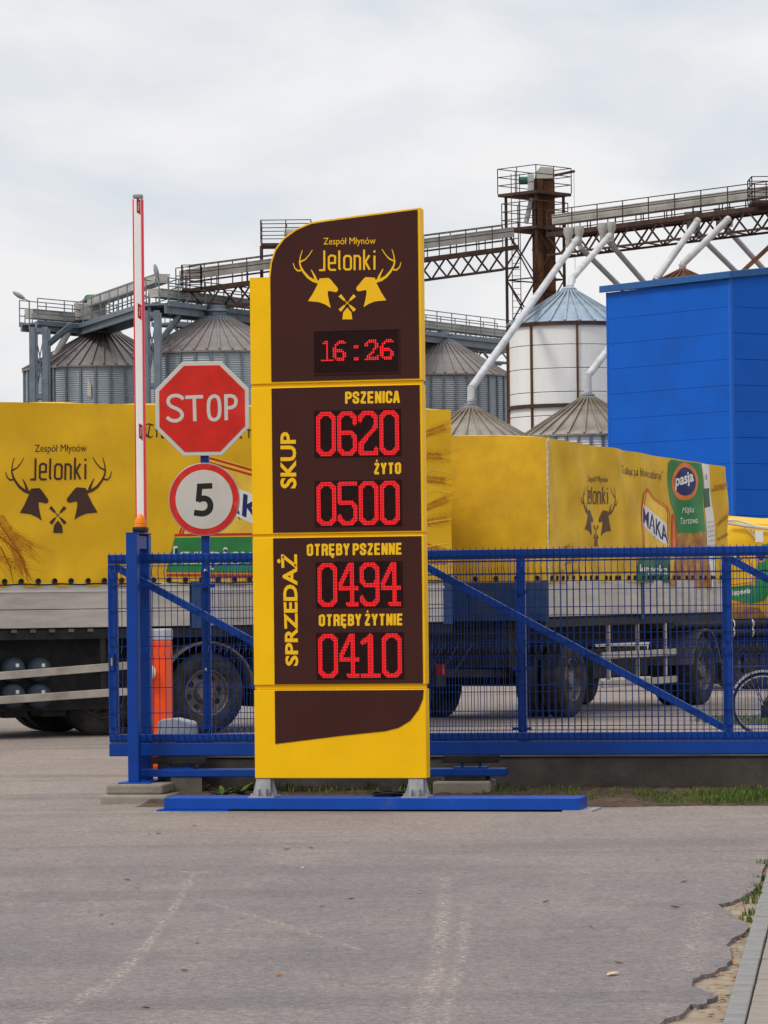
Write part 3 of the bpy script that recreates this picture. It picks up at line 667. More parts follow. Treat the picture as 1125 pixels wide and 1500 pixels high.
MB().box(xm - hwid, xm + hwid, -.165, -.095, ztip - .02, ztip + .02).build('end_cap', 'cap_grey', arm, bevel=.012)
for py in (302, 456, 632):
    z = BP.loc(207, py).y; q = MB(); q.add([(xm - .005, -.163, z + .075), (xm + .03, -.163, z + .055), (xm + .03, -.163, z - .085), (xm - .005, -.163, z - .06)], [(0, 1, 2, 3)])
    lb = q.build('reflector_label', 'label_red', arm)
    t = Print(BP, -.1635 + .0); vs_, fs_ = text2d('Nice')
    mb_ = MB(); mb_.add([(xm + .004 + (1 - v) * .018, -.165, z - .04 + u * .075) for u, v in vs_], fs_); mb_.build('label_lettering', 'sign_white', lb)
MB().lathe([(.0, -.2), (.05, -.195), (.075, -.175), (.08, -.165), (.08, -.1)], (BP.loc(219, 985).x, 0, zpv), 24, 'y').build('pivot_cover', 'arm_white', ba, smooth=True)

# ================================================================== PRICE PYLON
PY = Plane(P(500, 1139, 26.3), -12.5); PY.o.z = 0; PY.M.translation.z = 0; PY.I = PY.M.inverted()
BX0, BX1 = PY.loc(240, 1180, -.07).x, PY.loc(848, 1180, -.07).x
bm_ = thing('base_beam', 'blue steel base beam lying on the asphalt under the price pylon', 'beam', PY.o, -12.5)
MB().box(BX0, BX1, -.07, .30, .012, .098).build('beam', 'beam_blue', bm_, bevel=.004)
MB().box(BX0 - .05, BX0 + .5, -.10, .33, .0, .0115).build('ground_plate', 'beam_blue', bm_)
MB().box(BX1 - .12, BX1 + .10, -.09, .33, .0, .0115).build('ground_plate', 'galv', bm_)
py = thing('price_pylon', 'tall yellow and brown grain price pylon with red digital figures', 'price sign', PY.o, -12.5)
T = .13
def L2(px, yy): return PY.loc(px, yy)
def ccw(pts):
    a = sum(p[0] * q[1] - q[0] * p[1] for p, q in zip(pts, pts[1:] + pts[:1])); return pts if a > 0 else pts[::-1]
XL = (L2(367, 480).x + L2(372.5, 1080).x) / 2; XR = (L2(617.5, 450).x + L2(623.5, 1080).x) / 2
XB = (L2(397.5, 480).x + L2(402.3, 1050).x) / 2; XBR = XR - .018
def zz(px, yy): return L2(px, yy).y
# top cassette
curve = [(613.9, 307), (540, 316.2), (480, 324.2), (455.8, 328.1), (434.7, 337.3), (417.2, 349.8), (404.8, 366), (398.6, 384.6), (397, 407)]
cz = [L2(*p) for p in curve]; cz[-1].x = XB; cz[0].x = XBR
z1b = zz(500, 559.3); z1br = z1b
brown1 = [(XB, z1b + .012)] + [(XBR, z1b + .012)] + [(p.x, p.y) for p in cz]
rim = []
for i, p in enumerate(cz):
    a = cz[max(i - 1, 0)]; b = cz[min(i + 1, len(cz) - 1)]; d = (b - a).normalized(); nrm = Vector((d.y, -d.x)); nrm = nrm if nrm.y > -.2 and (nrm.y > 0 or nrm.x < 0) else -nrm
    q = p + nrm * .013; rim.append((q.x, q.y))
rim[0] = (XR, cz[0].y + .014); rim[-1] = (XB - .013, cz[-1].y)
ztl = zz(380, 406.5)
top_out = [(XL, z1b), (XR, z1b)] + rim + [(XB - .013, ztl), (XL, ztl)]
c1 = MB().poly(ccw(top_out), 0, T).build('top_cassette', 'sign_yellow', py, bevel=.004)
MB().poly(ccw(brown1), -.004, -.0005).build('brown_panel', 'sign_brown', c1)
def cassette(ytop, ybot, name):
    za, zb_ = zz(500, ytop), zz(500, ybot)
    return MB().box(XL, XR, 0, T, zb_, za).build(name, 'sign_yellow', py, bevel=.004), za, zb_
c2, za2, zb2 = cassette(565.3, 781.3, 'buying_cassette')
MB().box(XB, XBR, -.004, -.0005, zb2 + .012, za2 - .006).build('brown_panel', 'sign_brown', c2)
c3, za3, zb3 = cassette(785.8, 1003, 'selling_cassette')
MB().box(XB, XBR, -.004, -.0005, zb3 + .006, za3 - .006).build('brown_panel', 'sign_brown', c3)
c4, za4, zb4 = cassette(1010, 1140, 'foot_cassette')
sw = [(402.3, 1012), (402.8, 1089.7), (500, 1077.7), (564.4, 1071), (584, 1066), (600.8, 1055.8), (613.4, 1039), (619.5, 1023.6), (621, 1011.9)]
swp = [L2(*p) for p in sw]; swp[0] = Vector((XB, za4 - .006)); swp[1].x = XB; swp[-1] = Vector((XBR + .004, za4 - .006))
MB().poly(ccw([(p.x, p.y) for p in swp]), -.004, -.0005).build('brown_panel', 'sign_brown', c4)
MB().box(XL + .04, XR - .012, .02, T - .01, zb4 + .03, zz(500, 420)).build('inner_frame', 'sign_yellow', py)
for a in (z1b, zb2, zb3): MB().box(XL + .005, XR - .004, .014, .0195, a - .03, a - .001).build('joint_strip', 'sign_yellow', py)
# galvanised feet
for px in (390, 613):
    x = PY.loc(px, 1155, .1).x
    ft = MB().box(x - .055, x + .055, .01, .12, .1085, zb4 - .004).build('foot_post', 'galv', py)
    MB().box(x - .10, x + .10, -.05, .18, .0985, .108).build('foot_plate', 'galv', ft)
    for s in (-1, 1):
        q = MB(); q.poly([(x + s * .056, .1085), (x + s * .096, .1085), (x + s * .062, zb4 - .006), (x + s * .056, zb4 - .006)][::s], .058, .070).build('gusset', 'galv', ft)
        q = MB(); q.box(x + s * .03 - .005, x + s * .03 + .005, -.045, .0095, .1085, .16).build('gusset', 'galv', ft)
        MB().tube((x + s * .08, -.02, .108), (x + s * .08, -.02, .128), .009).build('anchor_bolt', 'galv', ft)
# lettering
YF = -.004
def lettering(name, txt, quad, bold, cas, sp=1.0): Print(PY, YF).text(txt, quad, bold, sp).build(name, 'print_yellow', cas, .0012)
pr = Print(PY, YF); q = emblem(pr, lambda p: (400 + p[0] / 5.114, 320 + p[1] / 5.114)); pr.build('deer_emblem', 'print_yellow', c1, .0012)
lettering('company_lettering', 'Zespół Młynów', q, .0, c1)
GQ = {'PSZENICA': [(505.6, 591.5), (585.6, 590.3), (585.6, 572.4), (505.6, 573.8)], 'ŻYTO': [(547.5, 695), (587.5, 694.2), (587.5, 677.2), (547.5, 678.2)], 'OTRĘBY PSZENNE': [(449.5, 814.4), (589.2, 812.4), (589.2, 795), (449.5, 796.8)], 'OTRĘBY ŻYTNIE': [(467, 917.4), (590.4, 916), (590.4, 898.6), (467, 900)]}
def grain(t, cas):
    pr = Print(PY, YF); heavy(pr, t, GQ[t]); pr.build('grain_lettering', 'print_yellow', cas, .0012)
grain('PSZENICA', c2)
grain('ŻYTO', c2)
lettering('heading_lettering', 'SKUP', [(434.5, 715.5), (433.5, 632.5), (410.5, 633), (410.8, 715.5)], .03, c2)
grain('OTRĘBY PSZENNE', c3)
grain('OTRĘBY ŻYTNIE', c3)
lettering('heading_lettering', 'SPRZEDAŻ', [(437, 975.5), (435.5, 812), (405.5, 812), (412.5, 975.5)], .03, c3)
# LED figures, dot by dot
DG = {'0': ([(4.2, 1.8), (9.8, 1.8), (12.2, 4.2), (12.2, 25.8), (9.8, 28.2), (4.2, 28.2), (1.8, 25.8), (1.8, 4.2), (4.2, 1.8)],),
      '6': ([(12.2, 8), (12.2, 4.2), (9.8, 1.8), (4.2, 1.8), (1.8, 4.2), (1.8, 25.8), (4.2, 28.2), (9.8, 28.2), (12.2, 25.8), (12.2, 17), (9.8, 14.5), (2, 14.5)],),
      '2': ([(1.8, 6), (1.8, 4.2), (4.2, 1.8), (9.8, 1.8), (12.2, 4.2), (12.2, 11), (2, 22), (2, 28.2)], [(2, 28.2), (12.6, 28.2), (12.6, 26)]),
      '5': ([(12.6, 1.8), (1.8, 1.8), (1.8, 14.5), (9.8, 14.5), (12.2, 17), (12.2, 25.8), (9.8, 28.2), (4.2, 28.2), (1.8, 25.8), (1.8, 24)],),
      '4': ([(9.6, 1.8), (9.6, 28.2)], [(8, 1.8), (1.6, 14), (1.6, 17.5), (12.8, 17.5)], [(6.8, 28.4), (12.6, 28.4)]),
      '9': ([(12.2, 13), (9.8, 15.5), (4.2, 15.5), (1.8, 13), (1.8, 4.2), (4.2, 1.8), (9.8, 1.8), (12.2, 4.2), (12.2, 25.8), (9.8, 28.2), (4.2, 28.2), (1.8, 25.8), (1.8, 24)],),
      '1': ([(7, 1.8), (7, 28.2)], [(1.8, 6), (7, 2)], [(1.4, 28.4), (12.6, 28.4)])}
def segd(p, a, b):
    ab = (b[0] - a[0], b[1] - a[1]); l2 = ab[0] ** 2 + ab[1] ** 2
    t = max(0, min(1, ((p[0] - a[0]) * ab[0] + (p[1] - a[1]) * ab[1]) / l2)) if l2 else 0
    return math.hypot(p[0] - a[0] - t * ab[0], p[1] - a[1] - t * ab[1])
def figure(parent, ch, x0, x1, z0, z1, W=14, H=30, hw=1.6, shapes=None, fill=.33):
    mb = MB(); pw, ph = (x1 - x0) / W, (z1 - z0) / H
    for i in range(W):
        for j in range(H):
            c = (i + .5, j + .5)
            if min(segd(c, a, b) for pl in shapes for a, b in zip(pl, pl[1:])) <= hw:
                x = x0 + (i + .5) * pw; z = z1 - (j + .5) * ph; a = pw * fill; b = ph * fill
                mb.add([(x - a, -.0085, z - b), (x + a, -.0085, z - b), (x + a, -.0085, z + b), (x - a, -.0085, z + b)], [(0, 1, 2, 3)])
    return mb.build('figure', 'led_red', parent)
def display(cas, digits, x0p, y0p, x1p, y1p, px):
    a, b = L2(px[0], (y0p + y1p) / 2).x, L2(px[1], (y0p + y1p) / 2).x
    z1, z0 = zz((px[0] + px[1]) / 2, y0p), zz((px[0] + px[1]) / 2, y1p)
    d = MB().box(a - .008, b + .008, -.0075, -.0045, z0 - .008, z1 + .008).build('led_display', 'led_black', cas)
    wd = (b - a) / len(digits)
    for i, ch in enumerate(digits): figure(d, ch, a + wd * i + wd * .03, a + wd * (i + 1) - wd * .03, z0, z1, shapes=DG[ch])
display(c2, '0620', 0, 602, 0, 667.5, (462.5, 586)); display(c2, '0500', 0, 705, 0, 769.5, (463, 587))
display(c3, '0494', 0, 824, 0, 888.5, (464.5, 588.5)); display(c3, '0410', 0, 928, 0, 993, (465.5, 590))
CLK = {'1': ([(3.5, .8), (3.5, 11.2)], [(1.4, 1.6), (3.5, .8)], [(1, 11.4), (6, 11.4)]), '6': ([(6, 1.2), (3.5, .8), (1.4, 2.6), (1, 6), (1, 9), (2.4, 11.2), (4.8, 11.2), (6, 9.4), (6, 7.6), (4.8, 6), (2.4, 6), (1.2, 7.4)],),
       '2': ([(1, 3.4), (1.2, 1.8), (2.4, .8), (4.8, .8), (6, 2.2), (6, 4), (4.6, 6.4), (1, 11.2), (6.2, 11.2), (6.2, 10)],), ':': ([(2.6, 3.6), (4.2, 3.6)], [(2.6, 4.3), (4.2, 4.3)], [(2.6, 10.4), (4.2, 10.4)], [(2.6, 11), (4.2, 11)])}
ck = MB().box(L2(461, 515).x, L2(584, 515).x, -.0075, -.0045, zz(522, 546), zz(522, 484.5)).build('clock_display', 'led_black', c1)
fr = [L2(461, 515).x, L2(584, 515).x, zz(522, 546), zz(522, 484.5)]
for q in ((fr[0] - .008, fr[0] - .0005, fr[2] - .008, fr[3] + .008), (fr[1] + .0005, fr[1] + .008, fr[2] - .008, fr[3] + .008), (fr[0] - .0004, fr[1] + .0004, fr[3] + .0005, fr[3] + .008), (fr[0] - .0004, fr[1] + .0004, fr[2] - .008, fr[2] - .0005)):
    MB().box(q[0], q[1], -.011, -.0045, q[2], q[3]).build('display_bezel', 'sign_brown', ck)
cxs = (470, 487.5, 513.5, 534, 556.5)
for ch, cx_, wpx in zip('16:26', cxs, (19, 20, 17, 21, 21)): figure(ck, ch, L2(cx_, 513).x, L2(cx_ + wpx, 513).x, zz(cx_, 529.5 - (cx_ - 470) * .025), zz(cx_, 499.5 - (cx_ - 470) * .03), 7, 12, .75, CLK[ch], .33)
# cable coil by the foot
pc = PY.M @ Vector((PY.loc(570, 1163, .2).x, .21, .107)); cb_ = MB(); random.seed(4)
for k in range(5):
    r_ = .07 + .011 * k; zo = .01 * (k % 3); pts = [(pc.x + (r_ + random.uniform(-.004, .004)) * 1.15 * math.cos(t * math.pi / 12), pc.y + r_ * .8 * math.sin(t * math.pi / 12), pc.z + zo + .006 * math.sin(t * .9 + k)) for t in range(25)]
    cb_.path(pts, .007, 6, cap=False)
tag(cb_.build('cable_coil', 'black_plastic', smooth=True), 'black cable coil lying on the soil beside the pylon foot', 'cable')
# ================================================================== VEHICLES
def wheel(parent, x, y, r=.5, wdt=.30, name='wheel', outer=-1):
    """axle along local y; outer face at y, body goes to +y"""
    s = 1 if outer < 0 else -1
    t = MB().lathe([(r * .57, .045), (r * .60, .012), (r * .70, -.006), (r * .86, .0), (r * .95, .022), (r, .05), (r, wdt - .05), (r * .95, wdt - .02), (r * .6, wdt), (r * .56, wdt - .04)], (0, 0, 0), 44, 'y')
    # tread grooves as thin dark ribs
    o = t.build(name, 'rubber', parent, smooth=True); o.location = (x, y, r)
    rm = MB().lathe([(r * .585, .02), (r * .57, .012), (r * .55, .02), (r * .53, .09), (r * .42, .12), (r * .28, .105), (r * .25, .06), (r * .2, .03), (0, .028)], (0, 0, 0), 36, 'y').build('rim', 'rim', o, smooth=True)
    hb = MB()
    for k in range(8):
        a = 2 * math.pi * (k + .3) / 8; c = (r * .405 * math.cos(a), .112, r * .405 * math.sin(a))
        hb.add([(c[0] + .035 * math.cos(t_), .108 - .0, c[2] + .035 * math.sin(t_)) for t_ in [2 * math.pi * i / 10 for i in range(10)]], [tuple(range(10))])
    hb.build('hand_holes', 'chassis', o, kind='stuff')
    nb = MB()
    for k in range(10):
        a = 2 * math.pi * k / 10; nb.tube((r * .235 * math.cos(a), .052, r * .235 * math.sin(a)), (r * .235 * math.cos(a), .03, r * .235 * math.sin(a)), .012, n=6)
    nb.build('wheel_nuts', 'rim', o, kind='stuff')
    if s < 0: o.rotation_euler = (0, 0, math.pi)
    return o
def tarp_box(parent, x0, x1, y1, z0, z1a, z1b, wave, m, seg=.05):
    """tarp cover: near side at y=0 with folds; z1a/z1b top heights at x0/x1"""
    mb = MB(); nx = max(2, round((x1 - x0) / seg)); nz = max(2, round((z1a - z0) / seg))
    xsn = [x0 + (x1 - x0) * i / nx for i in range(nx + 1)]
    for j in range(nz + 1):
        for i, x in enumerate(xsn):
            zt = z1a + (z1b - z1a) * i / nx; z = z0 + (zt - z0) * j / nz
            mb.v.append((x, -wave(x, z), z))
    for j in range(nz):
        for i in range(nx): a = j * (nx + 1) + i; mb.f.append((a, a + 1, a + nx + 2, a + nx + 1))
    side = len(mb.v); ny = 8
    for j in range(ny + 1):                        # roof, sagging between the bows
        for i, x in enumerate(xsn):
            zt = z1a + (z1b - z1a) * i / nx
            sag = .012 * math.cos(2 * math.pi * (x - x0) / 1.15) if 0 < i < nx else 0
            v = j / ny; arch = .05 * math.sin(math.pi * v)
            mb.v.append((x, (-wave(x, zt) if j == 0 else y1 * v), zt + arch + (sag if 0 < j < ny else 0)))
    for j in range(ny):
        for i in range(nx): a = side + j * (nx + 1) + i; mb.f.append((a, a + 1, a + nx + 2, a + nx + 1))
    for xe, ze, sgn in ((x0, z1a, -1), (x1, z1b, 1)):          # ends
        o_ = len(mb.v); nn = 14
        for j in range(nz + 1):
            for i in range(nn + 1):
                y = y1 * i / nn; z = z0 + (ze - z0) * j / nz; u = i / nn
                bulge = .02 * math.sin(math.pi * u) * math.sin(math.pi * j / nz) + .006 * math.sin(7 * u * math.pi + z * 1.5)
                mb.v.append((xe + (sgn * bulge if 0 < i < nn else 0), (-wave(xe, z) if i == 0 else y), z + (.05 * math.sin(math.pi * u) if j == nz else 0)))
        for j in range(nz):
            for i in range(nn): a = o_ + j * (nn + 1) + i; mb.f.append((a, a + 1, a + nn + 2, a + nn + 1))
    o_ = len(mb.v); mb.add([(x0, y1, z0), (x1, y1, z0), (x1, y1, z1b), (x0, y1, z1a)], [(0, 1, 2, 3)])
    return mb.build('tarpaulin', m, parent, smooth=True)
def eyelets(parent, pts, wave, y=0):
    em = None
    for (x, z) in pts:
        if em is None:
            o = MB().lathe([(.030, 0), (.034, -.010), (.028, -.016), (.020, -.012), (.016, -.002), (0, -.001)], (0, 0, 0), 14, 'y').build('eyelet', 'chassis', parent, smooth=True); em = o.data
            k = MB().lathe([(.008, -.004), (.011, -.016), (0, -.02)], (0, 0, 0), 8, 'y').build('rivet', 'galv', None); km_ = k.data; bpy.data.objects.remove(k)
        else: o = link('eyelet', em, parent)
        o.location = (x, y - wave(x, z) - .004, z)

# ---------- left truck
TK = Plane(P(305, 1000, 41.2), 26); TK.o.z = 0; TK.M.translation.z = 0; TK.I = TK.M.inverted()
tk = thing('tarp_truck', 'yellow tarpaulin lorry with printed flour sacks, dark deer heads facing the road', 'lorry', TK.o, 26)
tx0, tx1 = TK.loc(-330, 800).x, TK.loc(663, 800).x
tz0 = TK.loc(100, 859.5).y; tzl = TK.loc(0, 589).y; tzr = TK.loc(640, 600).y
slope = (tzr - tzl) / (TK.loc(640, 600).x - TK.loc(0, 589).x); xz = TK.loc(0, 589).x
ztA, ztB = tzl + slope * (tx0 - xz), tzl + slope * (tx1 - xz)
def wv_t(x, z):
    return .016 * math.sin(x * 2.1 + .4) * math.sin(z * 1.7) + .009 * math.sin(x * 5.3 + z * 3.2) + .006 * math.sin(x * 3 - z * 7.5) + .010 * math.cos(2 * math.pi * x / 1.2) + .012 * math.exp(-((z - tz0) / .25) ** 2) * math.sin(x * 17.2 + 1)
tp = tarp_box(tk, tx0, tx1, 2.48, tz0, ztA, ztB, wv_t, 'tarp')
pitch_x = (TK.loc(152.5, 851).x - TK.loc(6, 851).x) / 6; xe0 = TK.loc(6, 851.5).x; ze = TK.loc(60, 851.5).y
eyelets(tp, [(xe0 + pitch_x * i, ze) for i in range(-12, 27) if tx0 + .1 < xe0 + pitch_x * i < tx1 - .05], wv_t)
MB().path([(tx0 + (tx1 - tx0) * i / 60, -wv_t(tx0 + (tx1 - tx0) * i / 60, ze - .035) - .012, ze - .035 + .006 * math.sin(i * 1.9)) for i in range(61)], .008, 5).build('rope', 'chassis', tp, smooth=True)
def tprint(name, m, fn, off, plane=TK, parent=tp, wave=wv_t):
    pr = Print(plane, 0); r_ = fn(pr); pr.build(name, m, parent, off, wave, .06); return r_
mt = lambda p: (85.3 + (p[0] - 555.3) * .98 / 5.114, 620 + (155 + (p[1] - 140) * 1.083) / 5.114 + (p[0] - 555.3) * .0012)
q = tprint('deer_emblem', 'tarp_print_brown', lambda pr: emblem(pr, mt), .004)
tprint('company_lettering', 'tarp_print_brown', lambda pr: pr.text('Zespół Młynów', q, .0), .004)
tprint('slogan_lettering', 'tarp_print_brown', lambda pr: blackletter(pr, 'Tradycja bliska naturze', [(212, 649), (432, 649), (432, 620), (212, 620)]), .004)
# printed flour sack
tprint('sack_print', 'print_paleyellow', lambda pr: pr.px([(306, 667), (470, 712), (474, 838), (244, 840), (257, 790), (290, 690)]), .003)
def red_lines(pr):
    for d in (0, 7): pr.strokes([(262 + d * .6, 784), (298 + d * .4, 684 + d), (307, 671 + d), (470, 716 + d)], 3.2)
    pr.strokes([(256, 784), (474, 781)], 3.6); pr.strokes([(245, 842.5), (474, 843)], 3.4)
tprint('sack_outline', 'print_red', red_lines, .0045)
tprint('sack_band', 'print_green', lambda pr: pr.px([(256, 787.5), (474, 785), (474, 839.5), (244, 838.5)]), .0048)
tprint('sack_panel', 'print_white', lambda pr: pr.px([(283, 690), (420, 742), (424, 790), (350, 757.5), (277, 722)]), .0048)
tprint('flour_lettering', 'print_navy', lambda pr: pr.text('MĄKA', [(279, 728), (420, 797), (420, 746), (287, 691)], .018), .006)
tprint('region_backing', 'print_white', lambda pr: pr.text('kurpiowska', [(254, 834), (432, 836), (432, 800), (254, 800)], .03), .006)
tprint('region_lettering', 'print_navy', lambda pr: pr.text('kurpiowska', [(256, 831.5), (430, 833), (430, 803), (256, 803)], .006), .0075)
tprint('small_lettering', 'tarp_print_brown', lambda pr: pr.text('uzn', [(169, 830), (185, 830), (185, 824), (169, 824)], .0), .004)
def wheat_ear(pr, x, y, ang, ln, wd):
    c, s = math.cos(ang), math.sin(ang)
    for i in range(9):
        u = i / 8
        for k in (-1, 1):
            bx = x + c * ln * u - s * k * wd * .35; by = y + s * ln * u + c * k * wd * .35
            a2 = ang + k * .5; pr.px([(bx + math.cos(a2 + t) * (wd * .55 if t in (0, math.pi) else wd * .22), by + math.sin(a2 + t) * (wd * .55 if t in (0, math.pi) else wd * .22)) for t in (0, math.pi / 2, math.pi, 3 * math.pi / 2)])
        a2 = ang + (.3 if i % 2 else -.3)
        pr.strokes([(x + c * ln * u, y + s * ln * u), (x + c * ln * u + math.cos(a2) * ln * .8, y + s * ln * u + math.sin(a2) * ln * .8)], wd * .10, wd * .02)
def wheat_left(pr):
    random.seed(8)
    for (x, y, a, l_) in ((2, 758, 1.0, 50), (-14, 770, .75, 55), (18, 800, 1.15, 40), (-30, 800, .5, 60), (6, 775, .55, 46), (-60, 780, .6, 60)): wheat_ear(pr, x, y, a, l_, 8)
tprint('wheat_print', 'print_wheat', wheat_left, .004)
tprint('wheat_stalks', 'print_rust', lambda pr: [pr.strokes([(-8, 745), (2, 772), (22, 800), (45, 850)], 2.2, .8), pr.strokes([(-30, 770), (6, 790), (34, 818), (40, 852)], 1.8, .8), pr.strokes([(0, 800), (14, 830), (20, 854)], 1.6, .6)], .0055)
def wheat_right(pr):
    for (x, y, a, l_) in ((612, 640, -.35, 40), (600, 668, .0, 45), (610, 700, .1, 40), (622, 745, -.4, 34), (604, 770, -.2, 50), (626, 800, .3, 30), (618, 820, .1, 36)): wheat_ear(pr, x, y, a, l_, 8)
tprint('wheat_print', 'print_wheat', wheat_right, .004)
def curls(pr):
    for (y, h) in ((720, 8), (765, -14), (800, -16), (832, -12), (690, 10)): pr.strokes([(600, y + h), (620, y + 2), (640, y - 2), (661, y + h * .3)], 2.6, 1.2)
tprint('stalk_print', 'print_wheat_light', curls, .005)
# dropside boards, posts
zb0 = TK.loc(100, 919.5).y; zmid = TK.loc(100, 893).y
bd = []
for a, b in ((tx0, TK.loc(279, 880).x), (TK.loc(296, 880).x, TK.loc(652, 880).x)):
    MB().box(a + .01, b - .01, .0, .05, zmid + .006, tz0 + .04).build('dropside_board', 'alu_board', tk, bevel=.006)
    MB().box(a + .01, b - .01, .0, .05, zb0, zmid).build('dropside_board', 'alu_board', tk, bevel=.006)
    MB().box(a + .01, b - .01, -.012, -.001, tz0 - .06, tz0 - .035).build('trim_rail', 'alu_trim', tk)
for px in (287.5, 656):
    x = TK.loc(px, 880).x; MB().box(x - .06, x + .06, -.01, .07, zb0 - .03, tz0 + .05).build('dropside_post', 'truck_blue', tk, bevel=.006)
MB().box(tx0, tx1, .055, 2.43, zb0 - .02, tz0).build('load_floor', 'chassis', tk)
MB().box(tx0, tx1, .02, 2.46, zb0 - .13, zb0 - .021).build('floor_frame', 'chassis', tk)
for i in range(5): 
    x = TK.loc(20 + i * 28, 923).x; MB().box(x - .03, x + .03, -.02, .019, zb0 - .05, zb0 - .015).build('hinge', 'fender', tk)
# chassis: frame, boxes, tanks, guards, fenders, wheels
MB().box(tx0, tx1 - .3, .75, 1.05, .62, zb0 - .131).build('frame_rail', 'chassis', tk)
MB().box(tx0, tx1 - .3, 1.45, 1.75, .62, zb0 - .131).build('frame_rail', 'chassis', tk)
xa_, xb_ = TK.loc(-60, 1000).x, TK.loc(100, 1000).x
MB().box(tx0, TK.loc(190, 1000).x, .34, 2.0, .31, zb0 - .132).build('under_body', 'chassis', tk)
for (a, b) in ((5, 36), (62, 98)): MB().box(TK.loc(a, 1050, .4).x, TK.loc(b, 1050, .4).x, .40, .8, TK.loc(50, 1051, .4).y, .45).build('bracket', 'chassis', tk, bevel=.02)
for py in (981, 1020):
    for px in (-16, 22, 60):
        c = TK.loc(px, py, .2); 
        tn = MB().lathe([(0, 0), (.06, .004), (.11, .025), (.14, .07), (.145, .12), (.145, .7)], (c.x, .16, c.y), 24, 'y').build('air_tank', 'tank', tk, smooth=True)
        MB().box(c.x - .005, c.x + .035, .158, .168, c.y + .03, c.y + .07).build('tank_label', 'arm_white', tn)
for (ya, yb, w_) in ((990.5, 975, .075), (1025.5, 1013, .075)):
    a = TK.loc(-40, ya + 3.0, -.02); b = TK.loc(187, yb, -.02)
    MB().bar((a.x, 0, a.y), (b.x, 0, b.y), .03, w_ * 1.2, up=(0, 0, 1)).build('side_guard_rail', 'guard_rail', tk, bevel=.006)
for px in (-25, 150):
    c = TK.loc(px, 1000, .05); MB().box(c.x - .03, c.x + .03, .03, .07, .52, zb0 - .131).build('guard_bracket', 'chassis', tk)
wr = .475
for px in (306, 171):
    x = TK.loc(px, 1015).x; far = px < 200
    if not far: wheel(tk, x, .03, wr)
    wheel(tk, x, .42 if far else .38, wr); wheel(tk, x, 2.45, wr, outer=1); wheel(tk, x, 2.1, wr, outer=1)
    MB().box(x - .09, x + .09, .4, 2.0, wr - .09, wr + .09).build('axle', 'chassis', tk)
    if far: continue
    fd = MB(); A = [(math.pi * (.02 + .96 * i / 22)) for i in range(23)]
    o_ = len(fd.v)
    for t in A:
        for (rr_, yy) in ((.60, .0), (.575, .0), (.575, .72), (.60, .72)): fd.v.append((x + rr_ * math.cos(t), yy, wr + rr_ * math.sin(t)))
    for i in range(22):
        for k in range(4): fd.f.append((o_ + i * 4 + k, o_ + i * 4 + (k + 1) % 4, o_ + i * 4 + 4 + (k + 1) % 4, o_ + i * 4 + 4 + k))
    fd.build('mudguard', 'fender', tk)
xr = TK.loc(306, 1015).x
MB().box(xr + .6, xr + .62, .0, .7, .30, .75).build('mud_flap', 'rubber', tk)
MB().box(xr + .7, tx1 - .1, .35, 2.1, .62, zb0 - .132).build('tail_frame', 'chassis', tk)
MB().box(tx1 - .18, tx1 - .06, .1, 2.38, .48, .62).build('underrun_bar', 'chassis', tk)
tl = MB().box(tx1 - .06, tx1 - .03, .2, .5, .62, .74).build('tail_lamp', 'ring_red', tk)

# ---------- drawbar trailer
TR = Plane(P(803, 1000, 44.3), 65); TR.o.z = 0; TR.M.translation.z = 0; TR.I = TR.M.inverted()
tr = thing('tarp_trailer', 'yellow tarpaulin trailer with green and white flour packet prints, blue front board', 'trailer', TR.o, 65)
rz0 = TR.loc(806, 853.5).y; rzA = TR.loc(804, 641).y; xr1 = TR.loc(1062.5, 800).x; rzB = TR.loc(1061, 684).y; rzb = TR.loc(806, 903.5).y
def wv_r(x, z):
    return .022 * math.sin(x * 1.9 + z * .9) + .015 * math.sin(x * 4.7 + 2.6 * z + 1) + .009 * math.sin(x * 8 + z * 6) + .007 * math.sin(x * 3 - z * 9) + .02 * math.cos(2 * math.pi * x / 1.1) + .014 * math.exp(-((z - rz0) / .22) ** 2) * math.sin(x * 14)
WD = 2.5
tpr = tarp_box(tr, 0, xr1, WD, rz0, rzA, rzB, wv_r, 'tarp_old')
def rprint(name, m, fn, off): return tprint(name, m, fn, off, TR, tpr, wv_r)
mr = lambda p: (875.2 + (p[0] - 555.3) * .239 / 3.75, 630 + (250 + (p[1] - 140) * .628) / 3.75 + (p[0] - 555.3) * .006)
q = rprint('deer_emblem', 'tarp_print_faded', lambda pr: emblem(pr, mr), .006)
rprint('company_lettering', 'tarp_print_faded', lambda pr: pr.text('Zespół Młynów', q, 0), .006)
Z = lambda x, y: (780 + x / 3.75, 630 + y / 3.75)
ZL = lambda pts: [Z(*p) for p in pts]
rprint('slogan_lettering', 'tarp_print_faded', lambda pr: blackletter(pr, '"Tradycja bliska naturze"', ZL([(482, 252), (722, 290), (722, 225), (482, 190)])), .006)
rprint('sack_print', 'print_paleyellow', lambda pr: pr.px(ZL([(620, 318), (738, 418), (750, 460), (752, 700), (575, 690), (603, 350)])), .005)
def rl(pr):
    for d in (0, 9): pr.strokes(ZL([(583 + d, 690), (603 + d, 352 + d), (620, 322 + d), (735 - d * .5, 420 + d), (748 - d, 462), (748 - d, 690)]), 1.3)
    pr.strokes(ZL([(572, 693), (745, 693)]), 1.6)
    for d in (0, 7): pr.strokes(ZL([(764 + d, 640), (766 + d, 465), (775, 458 + d), (803 - d, 510), (803 - d, 640)]), 1.1)
rprint('sack_outline', 'print_red', rl, .0065)
rprint('small_sack_print', 'print_orange', lambda pr: pr.px(ZL([(764, 690), (766, 462), (776, 457), (804, 512), (806, 690)])), .0055)
